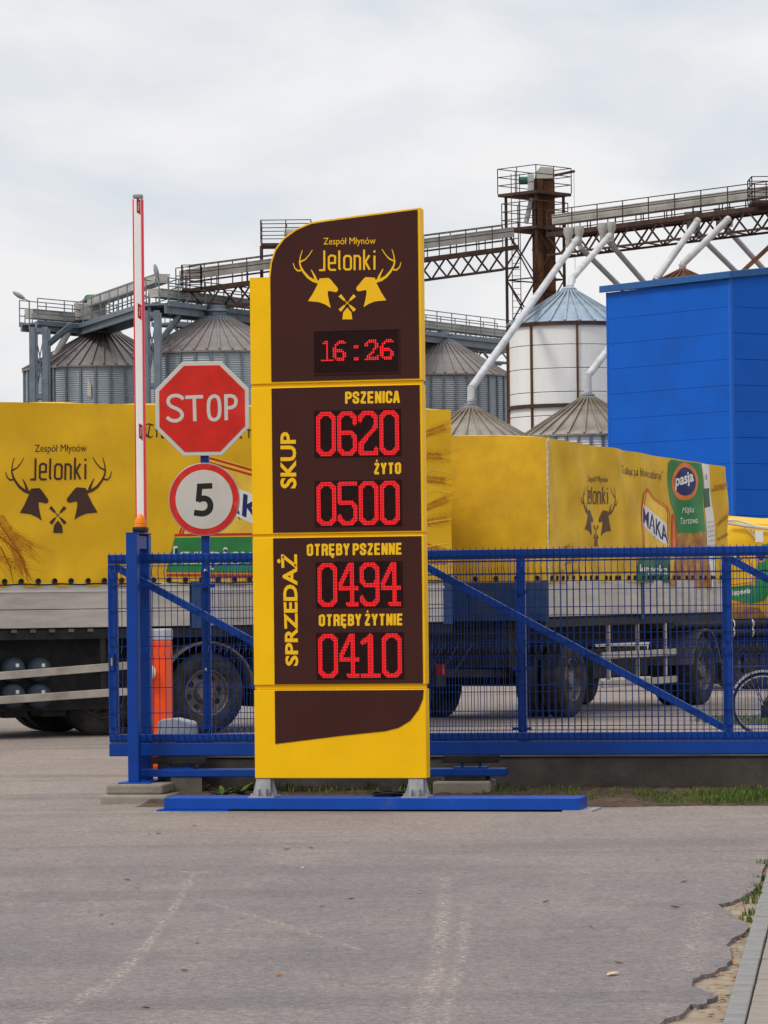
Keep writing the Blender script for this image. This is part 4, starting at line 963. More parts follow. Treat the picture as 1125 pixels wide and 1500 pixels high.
rprint('sack_panel', 'print_white', lambda pr: pr.px(ZL([(603, 405), (738, 518), (747, 640), (700, 612), (597, 520)])), .0068)
rprint('flour_lettering', 'print_navy', lambda pr: pr.text('MĄKA', ZL([(599, 536), (745, 656), (735, 528), (605, 418)]), .018), .0085)
rprint('sack_band', 'print_darkgreen', lambda pr: pr.px(ZL([(570, 702), (742, 698), (746, 838), (560, 832)])), .0068)
rprint('region_lettering', 'print_white', lambda pr: pr.text('kurpiowska', ZL([(574, 800), (728, 808), (728, 742), (574, 738)]), .012), .0085)
rprint('packet_print', 'print_green', lambda pr: pr.px(ZL([(762, 163), (914, 184), (930, 360), (946, 560), (812, 570), (806, 490), (795, 462), (760, 405), (752, 300), (750, 180)])), .005)
rprint('packet_foot_print', 'print_tan', lambda pr: pr.px(ZL([(812, 562), (946, 552), (960, 640), (990, 868), (752, 850), (780, 720), (806, 690)])), .005)
rprint('badge_ring', 'print_orange', lambda pr: pr.px(ZL(ellipse(836, 282, 60, 104))), .0068)
rprint('badge_field', 'print_navy', lambda pr: pr.px(ZL(ellipse(838, 282, 47, 78))), .0085)
rprint('badge_lettering', 'print_white', lambda pr: pr.text('pasja', ZL([(794, 332), (876, 300), (876, 222), (794, 250)]), .03), .0105)
rprint('packet_lettering', 'print_white', lambda pr: [pr.text('Mąka', ZL([(834, 466), (876, 462), (876, 418), (834, 424)])), pr.text('Tortowa', ZL([(830, 518), (892, 512), (892, 474), (830, 482)]))], .0075)
rprint('packet_strip', 'print_white', lambda pr: pr.px(ZL([(918, 182), (966, 190), (985, 400), (1005, 640), (1010, 866), (975, 864), (962, 630), (945, 430)])), .0055)
rprint('strip_box', 'print_darkgreen', lambda pr: pr.px(ZL([(930, 322), (972, 318), (978, 420), (945, 428)])), .0072)
def strip_marks(pr):
    for k in range(9): y = 500 + k * 26; pr.strokes(ZL([(958 + k * 2.6, y + 8), (990 + k * 2.2, y)]), .5)
    pr.strokes(ZL([(938, 250), (940, 275)]), 1); pr.strokes(ZL([(950, 240), (953, 275)]), 1)
rprint('strip_marks', 'tarp_print_brown', strip_marks, .0072)
def wheat_tr(pr):
    for (x, y, a, l_) in ((990, 330, -.3, 50), (1000, 310, -.2, 50), (1010, 520, -.9, 60), (1015, 600, -.6, 50)):
        p = Z(x, y); wheat_ear(pr, p[0], p[1], a, l_ / 3.75, 3)
    for (x, y, a, l_) in ((120, 700, -.6, 60), (150, 660, -.4, 60), (180, 740, -.5, 70), (110, 790, -.3, 60), (200, 800, -.6, 50)):
        p = Z(x, y); wheat_ear(pr, p[0], p[1], a, l_ / 3.75, 3)
rprint('wheat_print', 'print_wheat', wheat_tr, .0055)
n_e = 31; eyelets(tpr, [(.06 + (xr1 - .12) * i / n_e, rz0 + .06) for i in range(n_e + 1)], wv_r)
lc = MB()
for k in range(22):
    z = rz0 + .1 + (rzA - rz0 - .15) * k / 21; lc.path([(-.02, -.02 - .012 * (k % 2), z), (.03, -.035, z + .04), (-.01, -.02, z + .09)], .008, 5)
lc.path([(-.012 + .008 * math.sin(k), -.03, rz0 + (rzA - rz0 - .05) * k / 30) for k in range(31)], .009, 6); lc.build('corner_lacing', 'rope', tpr, smooth=True)
fe_ = []
em = None
for k in range(9):
    y = .12 + k * .28
    o = MB().lathe([(.03, 0), (.034, -.01), (.02, -.014), (.014, -.002), (0, -.001)], (0, 0, 0), 12, 'y').build('eyelet', 'chassis', tpr, smooth=True)
    o.rotation_euler = (0, 0, R(-90)); o.location = (-.016, y, rz0 + .06)
for (a, b, last) in ((.03, xr1 * .5 - .04, 0), (xr1 * .5 + .04, xr1 - .03, 1)):
    MB().box(a, b, .0, .05, rzb, rz0 + .02).build('dropside_board', 'alu_board', tr, bevel=.006)
for x in (0, xr1 * .5, xr1): MB().box(x - .035, x + .035, -.008, .06, rzb - .06, rz0 + .03).build('dropside_post', 'truck_blue', tr)
MB().box(-.04, .0, .04, WD - .04, rzb - .05, rz0 + .01).build('front_board', 'truck_blue', tr, bevel=.006)
for y in (.5, 1.0, 1.5, 2.0): MB().box(-.055, -.041, y - .03, y + .03, rzb - .04, rz0).build('board_rib', 'truck_blue', tr)
MB().box(.0, xr1, .06, WD - .05, rzb - .03, rz0).build('load_floor', 'chassis', tr)
MB().box(.0, xr1, .03, WD - .03, rzb - .13, rzb - .031).build('floor_frame', 'chassis', tr)
for y in (.75, 1.55): MB().box(.1, xr1 - .1, y, y + .22, rzb - .40, rzb - .131).build('frame_rail', 'chassis', tr)
RWR = .48
for i, px in enumerate((837, 1029)):
    c = TR.loc(px, 1000, .1); x = c.x
    wheel(tr, x, .06, RWR); wheel(tr, x, WD - .06, RWR, outer=1); wheel(tr, x, .40, RWR); wheel(tr, x, WD - .40, RWR, outer=1)
    MB().box(x - .08, x + .08, .4, WD - .4, RWR - .08, RWR + .08).build('axle', 'chassis', tr)
    for y in (.75, 1.6): MB().box(x - .5, x + .5, y, y + .1, RWR + .05, RWR + .16).build('leaf_spring', 'chassis', tr)
    MB().box(x + .62, x + .64, .04, .7, .28, .8).build('mud_flap', 'rubber', tr)
    if i == 0:
        MB().lathe([(.55, 0), (.55, .12), (.0, .12)], (x, WD / 2, .66), 28).build('turntable', 'chassis', tr)
        MB().box(x - .75, x + .6, .55, WD - .55, .55, .66).build('bogie_frame', 'chassis', tr)
        MB().bar((x - .7, .7, .58), (x - 2.3, 1.2, .62), .10, .10).build('drawbar', 'chassis', tr); MB().bar((x - .7, WD - .7, .58), (x - 2.3, 1.3, .62), .10, .10).build('drawbar', 'chassis', tr)
        for k in range(3): MB().path([(-.05, 1.0 + .2 * k, .95), (-.5, 1.05 + .2 * k, .62 - .05 * k), (-1.1, 1.1 + .1 * k, .75), (-1.6, 1.2, .85)], .014, 6).build('air_hose', 'chassis', tr, smooth=True)
        MB().box(-.05, .5, .5, 1.9, .66, rzb - .14).build('front_frame', 'chassis', tr)
    else:
        fd = MB(); o_ = 0
        for k in range(19):
            t = math.pi * (.05 + .9 * k / 18)
            for (rr_, yy) in ((.585, .03), (.565, .03), (.565, .72), (.585, .72)): fd.v.append((x + rr_ * math.cos(t), yy, RWR + rr_ * math.sin(t)))
        for k in range(18):
            for j in range(4): fd.f.append((k * 4 + j, k * 4 + (j + 1) % 4, k * 4 + 4 + (j + 1) % 4, k * 4 + 4 + j))
        fd.build('mudguard', 'fender', tr)
xa1, xb1 = TR.loc(883, 958, .0).x, TR.loc(992, 958, .0).x
for py in (958, 999):
    z = TR.loc(935, py).y; MB().box(xa1, xb1, -.0, .03, z - .045, z + .045).build('side_guard_rail', 'guard_rail', tr, bevel=.005)
for u in (.12, .5, .88):
    x = xa1 + (xb1 - xa1) * u; MB().box(x - .025, x + .025, .031, .07, .45, rzb - .131).build('guard_bracket', 'guard_rail', tr)
MB().box(xa1 + .2, xb1 - .2, .35, .9, .45, .85).build('tool_box', 'chassis', tr, bevel=.02)
MB().box(xr1 - .08, xr1 - .02, .1, WD - .1, .5, .62).build('underrun_bar', 'chassis', tr)
MB().box(xr1 - .02, xr1, .15, .45, .64, .74).build('tail_lamp', 'barrier_orange', tr)

# ---------- third vehicle: low trailer with a roped yellow tarpaulin
TB = Plane(P(1066, 900, 57), 8); TB.o.z = 0; TB.M.translation.z = 0; TB.I = TB.M.inverted()
tb = thing('roped_trailer', 'low trailer with rounded yellow printed tarpaulin, white ropes and black tubes underneath', 'trailer', TB.o, 8)
bz0 = TB.loc(1090, 906).y; bz1 = TB.loc(1090, 769).y; BL_ = 7.0; X0 = -.6
def wv_b(x, z): 
    u = (z - bz0) / (bz1 - bz0); return .10 * math.sin(math.pi * min(1, max(0, u)) ** .8) + .03 * math.sin(x * 3.1 + z * 2) + .015 * math.sin(x * 7 - z * 5)
mb = MB(); nx, nz = 60, 16
for j in range(nz + 1):
    for i in range(nx + 1):
        x = X0 + BL_ * i / nx; u = j / nz; z = bz0 + (bz1 - bz0) * u; mb.v.append((x, -wv_b(x, z) + (max(0, u - .8) * 5) ** 2 * .12, z + .02 * math.sin(x * 2.3) * u))
for j in range(8):
    for i in range(nx + 1):
        x = X0 + BL_ * i / nx; v = (j + 1) / 8; mb.v.append((x, .15 + 2.2 * v, bz1 + .16 * math.sin(math.pi * v) + .03 * math.sin(x * 3 + v * 4)))
for j in range(nz + 8):
    for i in range(nx): a = j * (nx + 1) + i; mb.f.append((a, a + 1, a + nx + 2, a + nx + 1))
mb.add([(X0, .0, bz0), (X0, 2.35, bz0), (X0, 2.35, bz1), (X0, .15, bz1)], [(0, 1, 2, 3)]); mb.add([(X0 + BL_, .0, bz0), (X0 + BL_, 2.35, bz0), (X0 + BL_, 2.35, bz1), (X0 + BL_, .15, bz1)], [(0, 1, 2, 3)])
tbt = mb.build('tarpaulin', 'tarp', tb, smooth=True)
def bprint(name, m, fn, off): return tprint(name, m, fn, off, TB, tbt, wv_b)
bprint('sack_band', 'print_green', lambda pr: [pr.px([(1070, 860), (1100, 856), (1112, 880), (1098, 884), (1070, 878)]), pr.px([(1104, 852), (1112, 800), (1140, 790), (1140, 850), (1118, 880), (1100, 884)])], .012)
bprint('region_lettering', 'print_white', lambda pr: pr.text('kurpiowska', [(1071, 875), (1097, 871), (1097, 861), (1071, 864)], .03), .016)
bprint('sack_panel', 'print_white', lambda pr: pr.px([(1074, 806), (1100, 838), (1100, 845), (1074, 816)]), .012)
bprint('flour_lettering', 'print_navy', lambda pr: pr.text('MĄKA', [(1075, 815), (1100, 843), (1100, 836), (1075, 807)], .018), .016)
bprint('sack_outline', 'print_red', lambda pr: [pr.strokes([(1070, 857), (1100, 853), (1106, 838), (1090, 812)], 1), pr.strokes([(1070, 884), (1090, 883)], 1)], .014)
bprint('badge_ring', 'print_orange', lambda pr: pr.px(ellipse(1113, 812, 8, 12)), .013); bprint('badge_field', 'print_navy', lambda pr: pr.px(ellipse(1113, 812, 6, 9)), .016)
bprint('foot_print', 'print_tan', lambda pr: pr.px([(1070, 888), (1110, 890), (1125, 905), (1070, 905)]), .012)
rp_ = MB()
for (pts, r_) in (([(1066, 762), (1082, 763), (1110, 772), (1140, 777)], .03), ([(1066, 766), (1090, 770), (1140, 776)], .045), ([(1085, 768), (1098, 780), (1106, 790), (1112, 782)], .02), ([(1100, 774), (1106, 790)], .02)):
    w3 = [TB.loc(a, b) for a, b in pts]; rp_.path([(p.x, -wv_b(p.x, p.y) - .02, p.y) for p in w3], r_ * .6, 6)
rp_.build('ropes', 'rope', tbt, smooth=True)
tg_ = TB.loc(1108, 786); MB().box(tg_.x - .06, tg_.x + .06, -.2, -.17, tg_.y - .09, tg_.y + .09).build('tag', 'arm_white', tbt)
for py in (914, 926):
    z = TB.loc(1090, py).y; tu = MB().tube((X0 - 1.2 if py > 920 else X0 - .4, -.06, z), (X0 + BL_, -.06, z), .066, n=14).build('side_tube', 'chassis', tb, smooth=True)
    for px in (1073, 1101, 1130): x = TB.loc(px, py).x; MB().lathe([(.070, -.012), (.074, 0), (.070, .012)], (0, 0, 0), 14).build('clip', 'arm_white', tu).matrix_local = Matrix.Translation((x, -.06, z)) @ Matrix.Rotation(R(90), 4, 'Y')
MB().box(X0, X0 + BL_, .05, 2.3, .72, bz0 - .005).build('chassis', 'chassis', tb)
for k in range(5):
    x = TB.loc(1078 + k * 23, 970).x; wheel(tb, x, .0, .40, .26); MB().box(x - .06, x + .06, .2, 2.1, .34, .46).build('axle', 'chassis', tb)
    MB().lathe([(.46, 0), (.46, .3)], (x, 0, .40), 20, 'y', a0=.3, a1=math.pi - .3).build('mudguard', 'fender', tb)
MB().box(X0 - .3, X0, .1, 2.2, .55, .66).build('bumper', 'alu_trim', tb); MB().box(X0 - .32, X0 - .301, .12, .3, .42, .54).build('marker_lamp', 'lamp_orange', tb)

# ---------- bicycle behind the fence
bc = G(1118, 1078); BK = thing('bicycle', 'black city bicycle with a pale mudguard stripe standing behind the wire fence', 'bicycle', (bc.x, bc.y, 0), 6)
def bwheel(x, name):
    t = MB().lathe([(.315, -.012), (.335, -.018), (.345, 0), (.335, .018), (.315, .012)], (x, 0, .345), 48, 'y'); 
    o = t.build(name, 'rubber', BK, smooth=True)
    MB().lathe([(.317, -.011), (.302, -.012), (.302, .012), (.317, .011)], (x, 0, .345), 48, 'y').build('rim', 'chrome', o, smooth=True)
    sp = MB()
    for k in range(28):
        a = 2 * math.pi * k / 28; b = a + (.5 if k % 2 else -.5)
        sp.tube((x + .304 * math.cos(a), 0, .345 + .304 * math.sin(a)), (x + .022 * math.cos(b), (.025 if k % 4 < 2 else -.025), .345 + .022 * math.sin(b)), .0016, n=4)
    sp.build('spokes', 'chrome', o)
    MB().tube((x, -.05, .345), (x, .05, .345), .022, n=12).build('hub', 'chrome', o, smooth=True)
bwheel(0, 'rear_wheel'); bwheel(1.06, 'front_wheel')
def mudg(x, a0, a1, m, r0, name, par, y=.026):
    fd = MB(); k0 = 20
    for k in range(k0 + 1):
        t = a0 + (a1 - a0) * k / k0
        for (rr_, yy) in ((r0, -y), (r0 + .012, 0), (r0, y)): fd.v.append((x + rr_ * math.cos(t), yy, .345 + rr_ * math.sin(t)))
    for k in range(k0):
        for j in range(2): fd.f.append((k * 3 + j, k * 3 + j + 1, k * 3 + 4 + j, k * 3 + 3 + j))
    return fd.build(name, m, par, smooth=True)
mg = mudg(0, R(20), R(190), 'bike_black', .362, 'mudguard', BK); mudg(1.06, R(0), R(150), 'bike_black', .362, 'mudguard', BK)
fd = MB()
for k in range(17):
    t = R(70 + 80 * k / 16); 
    for rr_ in (.352, .378): fd.v.append((rr_ * math.cos(t), -.031, .345 + rr_ * math.sin(t)))
for k in range(16): fd.f.append((k * 2, k * 2 + 1, k * 2 + 3, k * 2 + 2))
fd.build('mudguard_stripe', 'reflex', mg)
fr_ = MB(); hub, bb_, seat, head = (0, 0, .345), (.46, 0, .30), (.36, 0, .80), (.92, 0, .85)
for a, b, r_ in ((bb_, seat, .016), (bb_, head, .019), (seat, (.90, 0, .92), .016), ((hub[0], -.05, .345), (bb_[0] - .03, -.04, .30), .010), ((hub[0], .05, .345), (bb_[0] - .03, .04, .30), .010), ((0, -.05, .345), (.35, -.03, .76), .008), ((0, .05, .345), (.35, .03, .76), .008), (head, (.89, 0, .95), .020)): fr_.tube(a, b, r_, n=8)
fr_.build('frame', 'bike_black', BK, smooth=True)
fk = MB()
for y in (-.045, .045): fk.path([(.93, y * .6, .80), (.99, y, .55), (1.06, y, .345)], .011, 6)
fk.build('fork', 'bike_black', BK, smooth=True)
MB().tube(seat, (.33, 0, .92), .013).build('seat_post', 'chrome', BK); MB().poly([(.18, .93), (.30, .925), (.46, .94), (.46, .96), (.30, .975), (.18, .99)], -.06, .06).build('saddle', 'bike_black', BK, bevel=.02)
MB().path([(.72, -.28, 1.02), (.84, -.22, 1.04), (.90, -.06, 1.02), (.89, 0, .95), (.90, .06, 1.02), (.84, .22, 1.04), (.72, .28, 1.02)], .012, 6).build('handlebar', 'chrome', BK, smooth=True)
MB().lathe([(.09, -.06), (.095, -.056), (.0, -.056)], (.46, 0, .30), 24, 'y').build('chain_guard', 'chassis', BK); MB().box(.0, .46, -.062, -.050, .275, .385).build('chain_case', 'bike_black', BK, bevel=.01)
MB().bar((.46, -.08, .30), (.52, -.08, .14), .02).build('crank', 'chrome', BK); MB().box(.47, .57, -.16, -.09, .125, .145).build('pedal', 'bike_black', BK)
rk = MB()
for y in (-.06, .06): rk.path([(-.33, y, .76), (.32, y, .76)], .006, 6); rk.path([(0, y, .345), (-.18, y, .76)], .005, 6)
for k in range(5): rk.path([(-.3 + .14 * k, -.06, .76), (-.3 + .14 * k, .06, .76)], .005, 5)
rk.build('rack', 'bike_black', BK); MB().path([(.02, -.06, .33), (.10, -.16, .0)], .01, 6).build('kickstand', 'bike_black', BK); MB().box(-.40, -.37, -.04, .04, .58, .64).build('rear_reflector', 'ring_red', BK)
MB().box(-.03, .05, -.058, -.035, .2, .34).build('derailleur', 'chassis', BK, bevel=.01)
# ================================================================== BLUE HALL
HD = 130.0
HB = Plane(P(1075, 800, HD), -53); HB.o.z = 0; HB.M.translation.z = 0; HB.I = HB.M.inverted()
hl = thing('blue_hall', 'bright blue industrial hall clad in horizontal sandwich panels with a mono-pitch roof', 'building', HB.o, -53)
xl = HB.loc(890.5, 600).x; ztr = HB.loc(1074, 406).y; ztl_ = HB.loc(890.5, 430).y
ztop_h = (ztr + ztl_) / 2; DEPTH = 16.0; ph = 1.0
rise = .115                                   # roof rises towards the back
k = 0; z = 0.0
joints = [HB.loc(1060, 370 + v / 3.66).y for v in (293, 433, 572, 712, 852, 993)]
pitch_p = (joints[0] - joints[-1]) / 5; zj = joints[0]
zs_ = [ztop_h]; zc = zj
while zc > .3: zs_.append(zc); zc -= pitch_p
zs_.append(0)
for a, b in zip(zs_, zs_[1:]):
    MB().box(xl, -.12, .0, .14, b + .004, a - .004).build('wall_panel', 'hall_blue', hl, bevel=.006)
    top = a - .006
    if a == ztop_h:
        q = MB(); q.v = [(-.0, .12, b + .006), (-.0, DEPTH, b + .006), (-.0, DEPTH, top + rise * DEPTH), (-.0, .12, top + rise * .12)]; q.v += [(x - .14, y, z_) for x, y, z_ in q.v]; q.f = [(0, 1, 2, 3), (7, 6, 5, 4), (0, 4, 5, 1), (1, 5, 6, 2), (2, 6, 7, 3), (3, 7, 4, 0)]
        q.build('wall_panel', 'hall_blue', hl)
    else: MB().box(-.14, .0, .12, DEPTH, b + .006, top).build('wall_panel', 'hall_blue', hl, bevel=.012)
MB().box(xl + .02, -.15, .15, DEPTH - .05, 0, ztop_h - .05).build('core_wall', 'hall_blue', hl)
MB().box(-.118, .012, -.012, .118, 0, ztop_h).build('corner_trim', 'hall_trim', hl)
MB().box(xl - .02, xl + .06, -.012, -.001, 0, ztop_h).build('edge_trim', 'hall_trim', hl)
q = MB(); e0, e1 = xl - .2, .2
def rz(y): return ztop_h + .02 + rise * y
q.v = [(e0, -.2, rz(-.2)), (e1, -.2, rz(-.2)), (e1, DEPTH, rz(DEPTH)), (e0, DEPTH, rz(DEPTH))]; q.v += [(x, y, z_ + .26) for x, y, z_ in q.v]; q.f = [(0, 1, 2, 3), (7, 6, 5, 4), (0, 4, 5, 1), (1, 5, 6, 2), (2, 6, 7, 3), (3, 7, 4, 0)]
q.build('roof', 'hall_roof', hl, bevel=.02)

# ================================================================== SILOS
def silo(label, pxc, py_eave, py_peak, r, d, ribs, wallm, roofm, neck_px=14, corr=True, group=None, over=.06, neckm='steel_grey', stiff=34, name='grain_silo', ring=None):
    c = P(pxc, py_eave, d); ze = c.z; zp = P(pxc, py_peak, d).z; rn = neck_px * d / F
    s = thing(name, label, 'silo', (c.x, d, 0), 0, group)
    if corr:
        mb = MB(); n = int(ze / .10); prof = []
        for i in range(n * 2 + 1): prof.append((r + (.018 if i % 2 else -.018), ze * i / (2 * n)))
        mb.lathe(prof, n=56).build('wall', wallm, s)
        sm = None
        for k in range(stiff):
            a = 2 * math.pi * (k + .35) / stiff
            if sm is None: so_ = MB().box(r + .0, r + .075, -.05, .05, 0, ze - .05).build('stiffener', 'steel_grey', s); sm = so_.data
            else: so_ = link('stiffener', sm, s)
            so_.rotation_euler = (0, 0, a)
    else:
        nr = max(3, round(ze / 1.0)); hh_ = ze / nr; pmesh = None
        for i in range(nr):
            for k in range(8):
                if pmesh is None:
                    po = MB().lathe([(r, .012), (r + .012, .03), (r + .012, hh_ - .03), (r, hh_ - .012)], n=7, a0=R(.5), a1=R(44.5)).build('wall_panel', wallm, s, smooth=False); pmesh = po.data
                else: po = link('wall_panel', pmesh, s)
                po.location = (0, 0, i * hh_); po.rotation_euler = (0, 0, R(45 * k + 4))
        MB().lathe([(r - .03, 0), (r - .03, ze)], n=48).build('core_wall', 'rust', s)
        for k in range(8):
            a = R(45 * k + 4); MB().bar(((r + .04) * math.cos(a), (r + .04) * math.sin(a), 0), ((r + .04) * math.cos(a), (r + .04) * math.sin(a), ze), .09, .09, up=(math.cos(a), math.sin(a), 0)).build('rusty_rib', 'rust_orange', s)
        for zr in (ze - .1, ring if ring else ze * .6):
            MB().lathe([(r + .03, zr - .08), (r + .13, zr - .08), (r + .13, zr + .08), (r + .03, zr + .08)], n=56).build('ring_band', 'rust', s)
    # roof: one sheet per sector with a standing seam
    rm = None; ro = r + over + .06; zl = ze - .04
    for k in range(ribs):
        if rm is None:
            w_ = math.pi / ribs; mb = MB()
            A = [(ro * math.cos(t), ro * math.sin(t), zl) for t in (-w_, 0, w_)]; B = [(rn * math.cos(t), rn * math.sin(t), zp) for t in (-w_, 0, w_)]
            mb.add(A + B, [(0, 1, 4, 3), (1, 2, 5, 4)]); mb.add([A[0], A[2], (A[2][0], A[2][1], zl - .07), (A[0][0], A[0][1], zl - .07)], [(0, 1, 2, 3)])
            p0 = Vector(A[0]) + Vector((0, 0, .04)); p1 = Vector(B[0]) + Vector((0, 0, .03)); mb.bar(p0 * 1.0, p1, .07, .09)
            ro_ = mb.build('roof_panel', roofm, s); rm = ro_.data
        else: ro_ = link('roof_panel', rm, s)
        ro_.rotation_euler = (0, 0, 2 * math.pi * (k + .5) / ribs)
    MB().lathe([(rn * 1.05, zp - .06), (rn * 1.05, zp + .12), (rn * .7, zp + .2), (0, zp + .2)], n=24).build('roof_cap', roofm if not corr else neckm, s, smooth=True)
    return s, Vector((c.x, d, zp))
sg = 'corrugated steel silos'
s1, k1 = silo('corrugated steel silo with brown cone roof beside the grey support frame and street lamp', 152, 541, 490, 3.79, 170, 42, 'silo_steel', 'silo_roof', 26, group=sg)
s2, k2 = silo('corrugated steel silo with brown cone roof behind the stop sign', 318, 520, 470, 3.74, 160, 42, 'silo_steel', 'silo_roof', 26, group=sg)
s3, k3 = silo('corrugated steel silo with brown cone roof between the pylon and the white silo', 650, 552, 503, 3.35, 179, 40, 'silo_steel', 'silo_roof', 18, group=sg)
for k_, s_, pxn in ((k1, s1, 26), (k2, s2, 26), (k3, s3, 18)):
    rn = pxn * k_.y / F
    MB().lathe([(rn * .8, k_.z + .15), (rn * .55, k_.z + .25), (rn * .55, k_.z + .38), (rn * .72, k_.z + .42), (rn * .5, k_.z + .55), (rn * .5, k_.z + .7), (0, k_.z + .7)], (0, 0, 0), 20).build('inlet_neck', 'steel_grey', s_)
sw_, kw = silo('tall white panelled silo with rusty ribs and blue-grey cone roof', 834, 476, 427, 2.64, 155, 26, 'silo_white', 'roof_blue', 11, corr=False, name='white_silo', ring=P(834, 598, 155).z)
c1_, kc1 = silo('small silo with streaked brown cone roof fed by the longest white pipe', 690, 648, 597, 2.55, 142, 26, 'silo_white', 'roof_brown', 8, corr=True, name='hopper_silo', group='brown cone roofed hoppers')
c2_, kc2 = silo('small silo with streaked brown cone roof beside the blue hall', 862, 638, 583, 2.62, 145, 26, 'silo_white', 'roof_brown', 10, corr=True, name='hopper_silo', group='brown cone roofed hoppers')
c3_, kc3 = silo('silo with small rusty cone roof rising behind the blue hall roof', 1000, 412, 396, 1.1, 158, 20, 'silo_white', 'rust_orange', 5, corr=True, name='rusty_silo')
# torn patch on the first silo's wall
pq = P(130, 569, 170 - 3.86); MB().add([(pq.x - .05, pq.y, pq.z + .5), (pq.x + .1, pq.y, pq.z + .2), (pq.x + .1, pq.y, pq.z - .4), (pq.x - .08, pq.y, pq.z - .3)], [(0, 1, 2, 3)]).build('loose_patch', 'rope', s1, world=True)

# ================================================================== STEELWORK
def railing(pts, h=1.1, step=1.5, r=.025, rails=3):
    mb = MB()
    for a, b in zip(pts, pts[1:]):
        a = Vector(a); b = Vector(b); n = max(1, round((b - a).length / step))
        for k in range(n + 1): p = a.lerp(b, k / n); mb.bar(p, p + Vector((0, 0, h)), r * 2, r * 2)
        for k in range(rails): d = Vector((0, 0, h * (k + 1) / rails)); mb.bar(a + d, b + d, r * 1.7, r * 1.7)
    return mb
def perp(a, b): d = (Vector(b) - Vector(a)); d.z = 0; d.normalize(); return Vector((-d.y, d.x, 0))
def bridge(name, label, a, b, wd, truss_h, mats, rail=True, trough=True, n=None, rails=3, th=.34, tr_z=.55):
    a = Vector(a); b = Vector(b); t = thing(name, label, 'walkway', (a.x, a.y, 0)); pn = perp(a, b); hw = wd / 2; ln = (b - a).length; n = n or max(4, round(ln / 1.6))
    up = Vector((0, 0, 1)); ml, mtr = mats
    MB().bar(a, b, wd, .08).build('deck', ml, t, world=True)
    for s in (-1, 1):
        o = pn * hw * s; ch = MB(); ch.bar(a + o, b + o, .12, .22); ch.bar(a + o - up * truss_h, b + o - up * truss_h, .10, .10) if truss_h else None
        ch.build('chord', ml, t, world=True)
        if truss_h:
            dg = MB()
            for k in range(n):
                p = a.lerp(b, k / n) + o; q_ = a.lerp(b, (k + 1) / n) + o; m_ = (p + q_) / 2 - up * truss_h
                dg.bar(p, m_, .07, .07); dg.bar(m_, q_, .07, .07)
                if s > 0: dg.bar(m_, m_ - pn * wd, .06, .06); dg.bar(m_, (a.lerp(b, min(1, (k + 1.5) / n)) - o - up * truss_h), .05, .05)
            dg.build('lattice', ml, t, world=True)
        if rail: railing([a + o + up * .05, b + o + up * .05], rails=rails).build('railing', ml, t, world=True)
    if trough:
        MB().bar(a + up * tr_z, b + up * tr_z, wd * .45, th).build('conveyor_trough', mtr, t, world=True)
        MB().bar(a + up * (tr_z + th / 2 + .02), b + up * (tr_z + th / 2 + .02), wd * .5, .03).build('trough_lid', mtr, t, world=True)
        sp = MB()
        for k in range(n + 1): p = a.lerp(b, k / n); sp.bar(p + pn * .3, p + pn * .3 + up * tr_z, .05, .05); sp.bar(p - pn * .3, p - pn * .3 + up * tr_z, .05, .05)
        sp.build('trough_supports', ml, t, world=True, kind='stuff')
    return t
G_ = ('steel_grey', 'trough'); Rr = ('rust', 'trough')
D1 = bridge('silo_walkway', 'grey steel walkway ending at the lamp above the first corrugated silo', P(42, 474, 168), P(158, 484, 171), 1.5, 0, G_, trough=True, tr_z=.45, th=.4)
D2 = bridge('silo_walkway', 'grey steel walkway with beige conveyor running from the first silo to the second', P(132, 480, 170), P(238, 446, 158), 1.5, .0, G_, tr_z=1.15, th=.36)
D3 = bridge('silo_walkway', 'long grey steel walkway crossing the second silo roof towards the tower', P(226, 446, 157.5), P(747, 505, 186), 1.5, .0, G_, tr_z=.5)
D4 = bridge('conveyor_bridge', 'rusty lattice conveyor bridge sloping up from the second silo to the tower', P(268, 428, 160), P(748, 364, 168), 1.5, .95, Rr, tr_z=.75, th=.42)
D5 = bridge('conveyor_bridge', 'rusty lattice conveyor bridge carrying white pipes above the blue hall', P(815, 346, 168), P(1240, 292, 158), 1.5, .95, Rr, tr_z=.75, th=.42)
for D, w_ in ((D2, .35), (D3, .35), (D1, .3)): pass
D6 = bridge('silo_walkway', 'distant grey walkway seen behind the corrugated silo roofs', P(236, 474, 186), P(747, 516, 206), 1.4, .7, G_, tr_z=.5)
# deep girders under the grey walkways
for D, a, b in ((D1, P(42, 478, 168), P(158, 488, 171)), (D2, P(132, 486, 170), P(238, 452, 158)), (D3, P(226, 453, 157.5), P(747, 511, 186))):
    pn = perp(a, b)
    for s in (-.6, .6): MB().bar(a + pn * s, b + pn * s, .14, .42).build('girder', 'steel_grey', D, world=True)
# conveyor drive: beige head box with green motor
dr = thing('conveyor_drive', 'beige conveyor drive head with a green motor above the first silo', 'machine', P(128, 462, 169.5)); dm = ROOTM[dr.name].translation
MB().box(-.55, .9, -.5, .5, -.25, .55).build('head_box', 'trough', dr, bevel=.03)
mo = MB().lathe([(0, -.4), (.15, -.38), (.2, -.32), (.2, .1), (.15, .18), (0, .2)], (0, 0, 0), 18, 'y').build('motor', 'motor_green', dr, smooth=True); mo.location = (.1, -.2, .78); mo.rotation_euler = (0, 0, R(70))
MB().box(.55, 1.0, -.3, .3, .56, 1.0).build('gear_box', 'trough', dr, bevel=.06); MB().box(-.2, .55, -.3, .3, .555, .66).build('motor_bed', 'rust', dr)
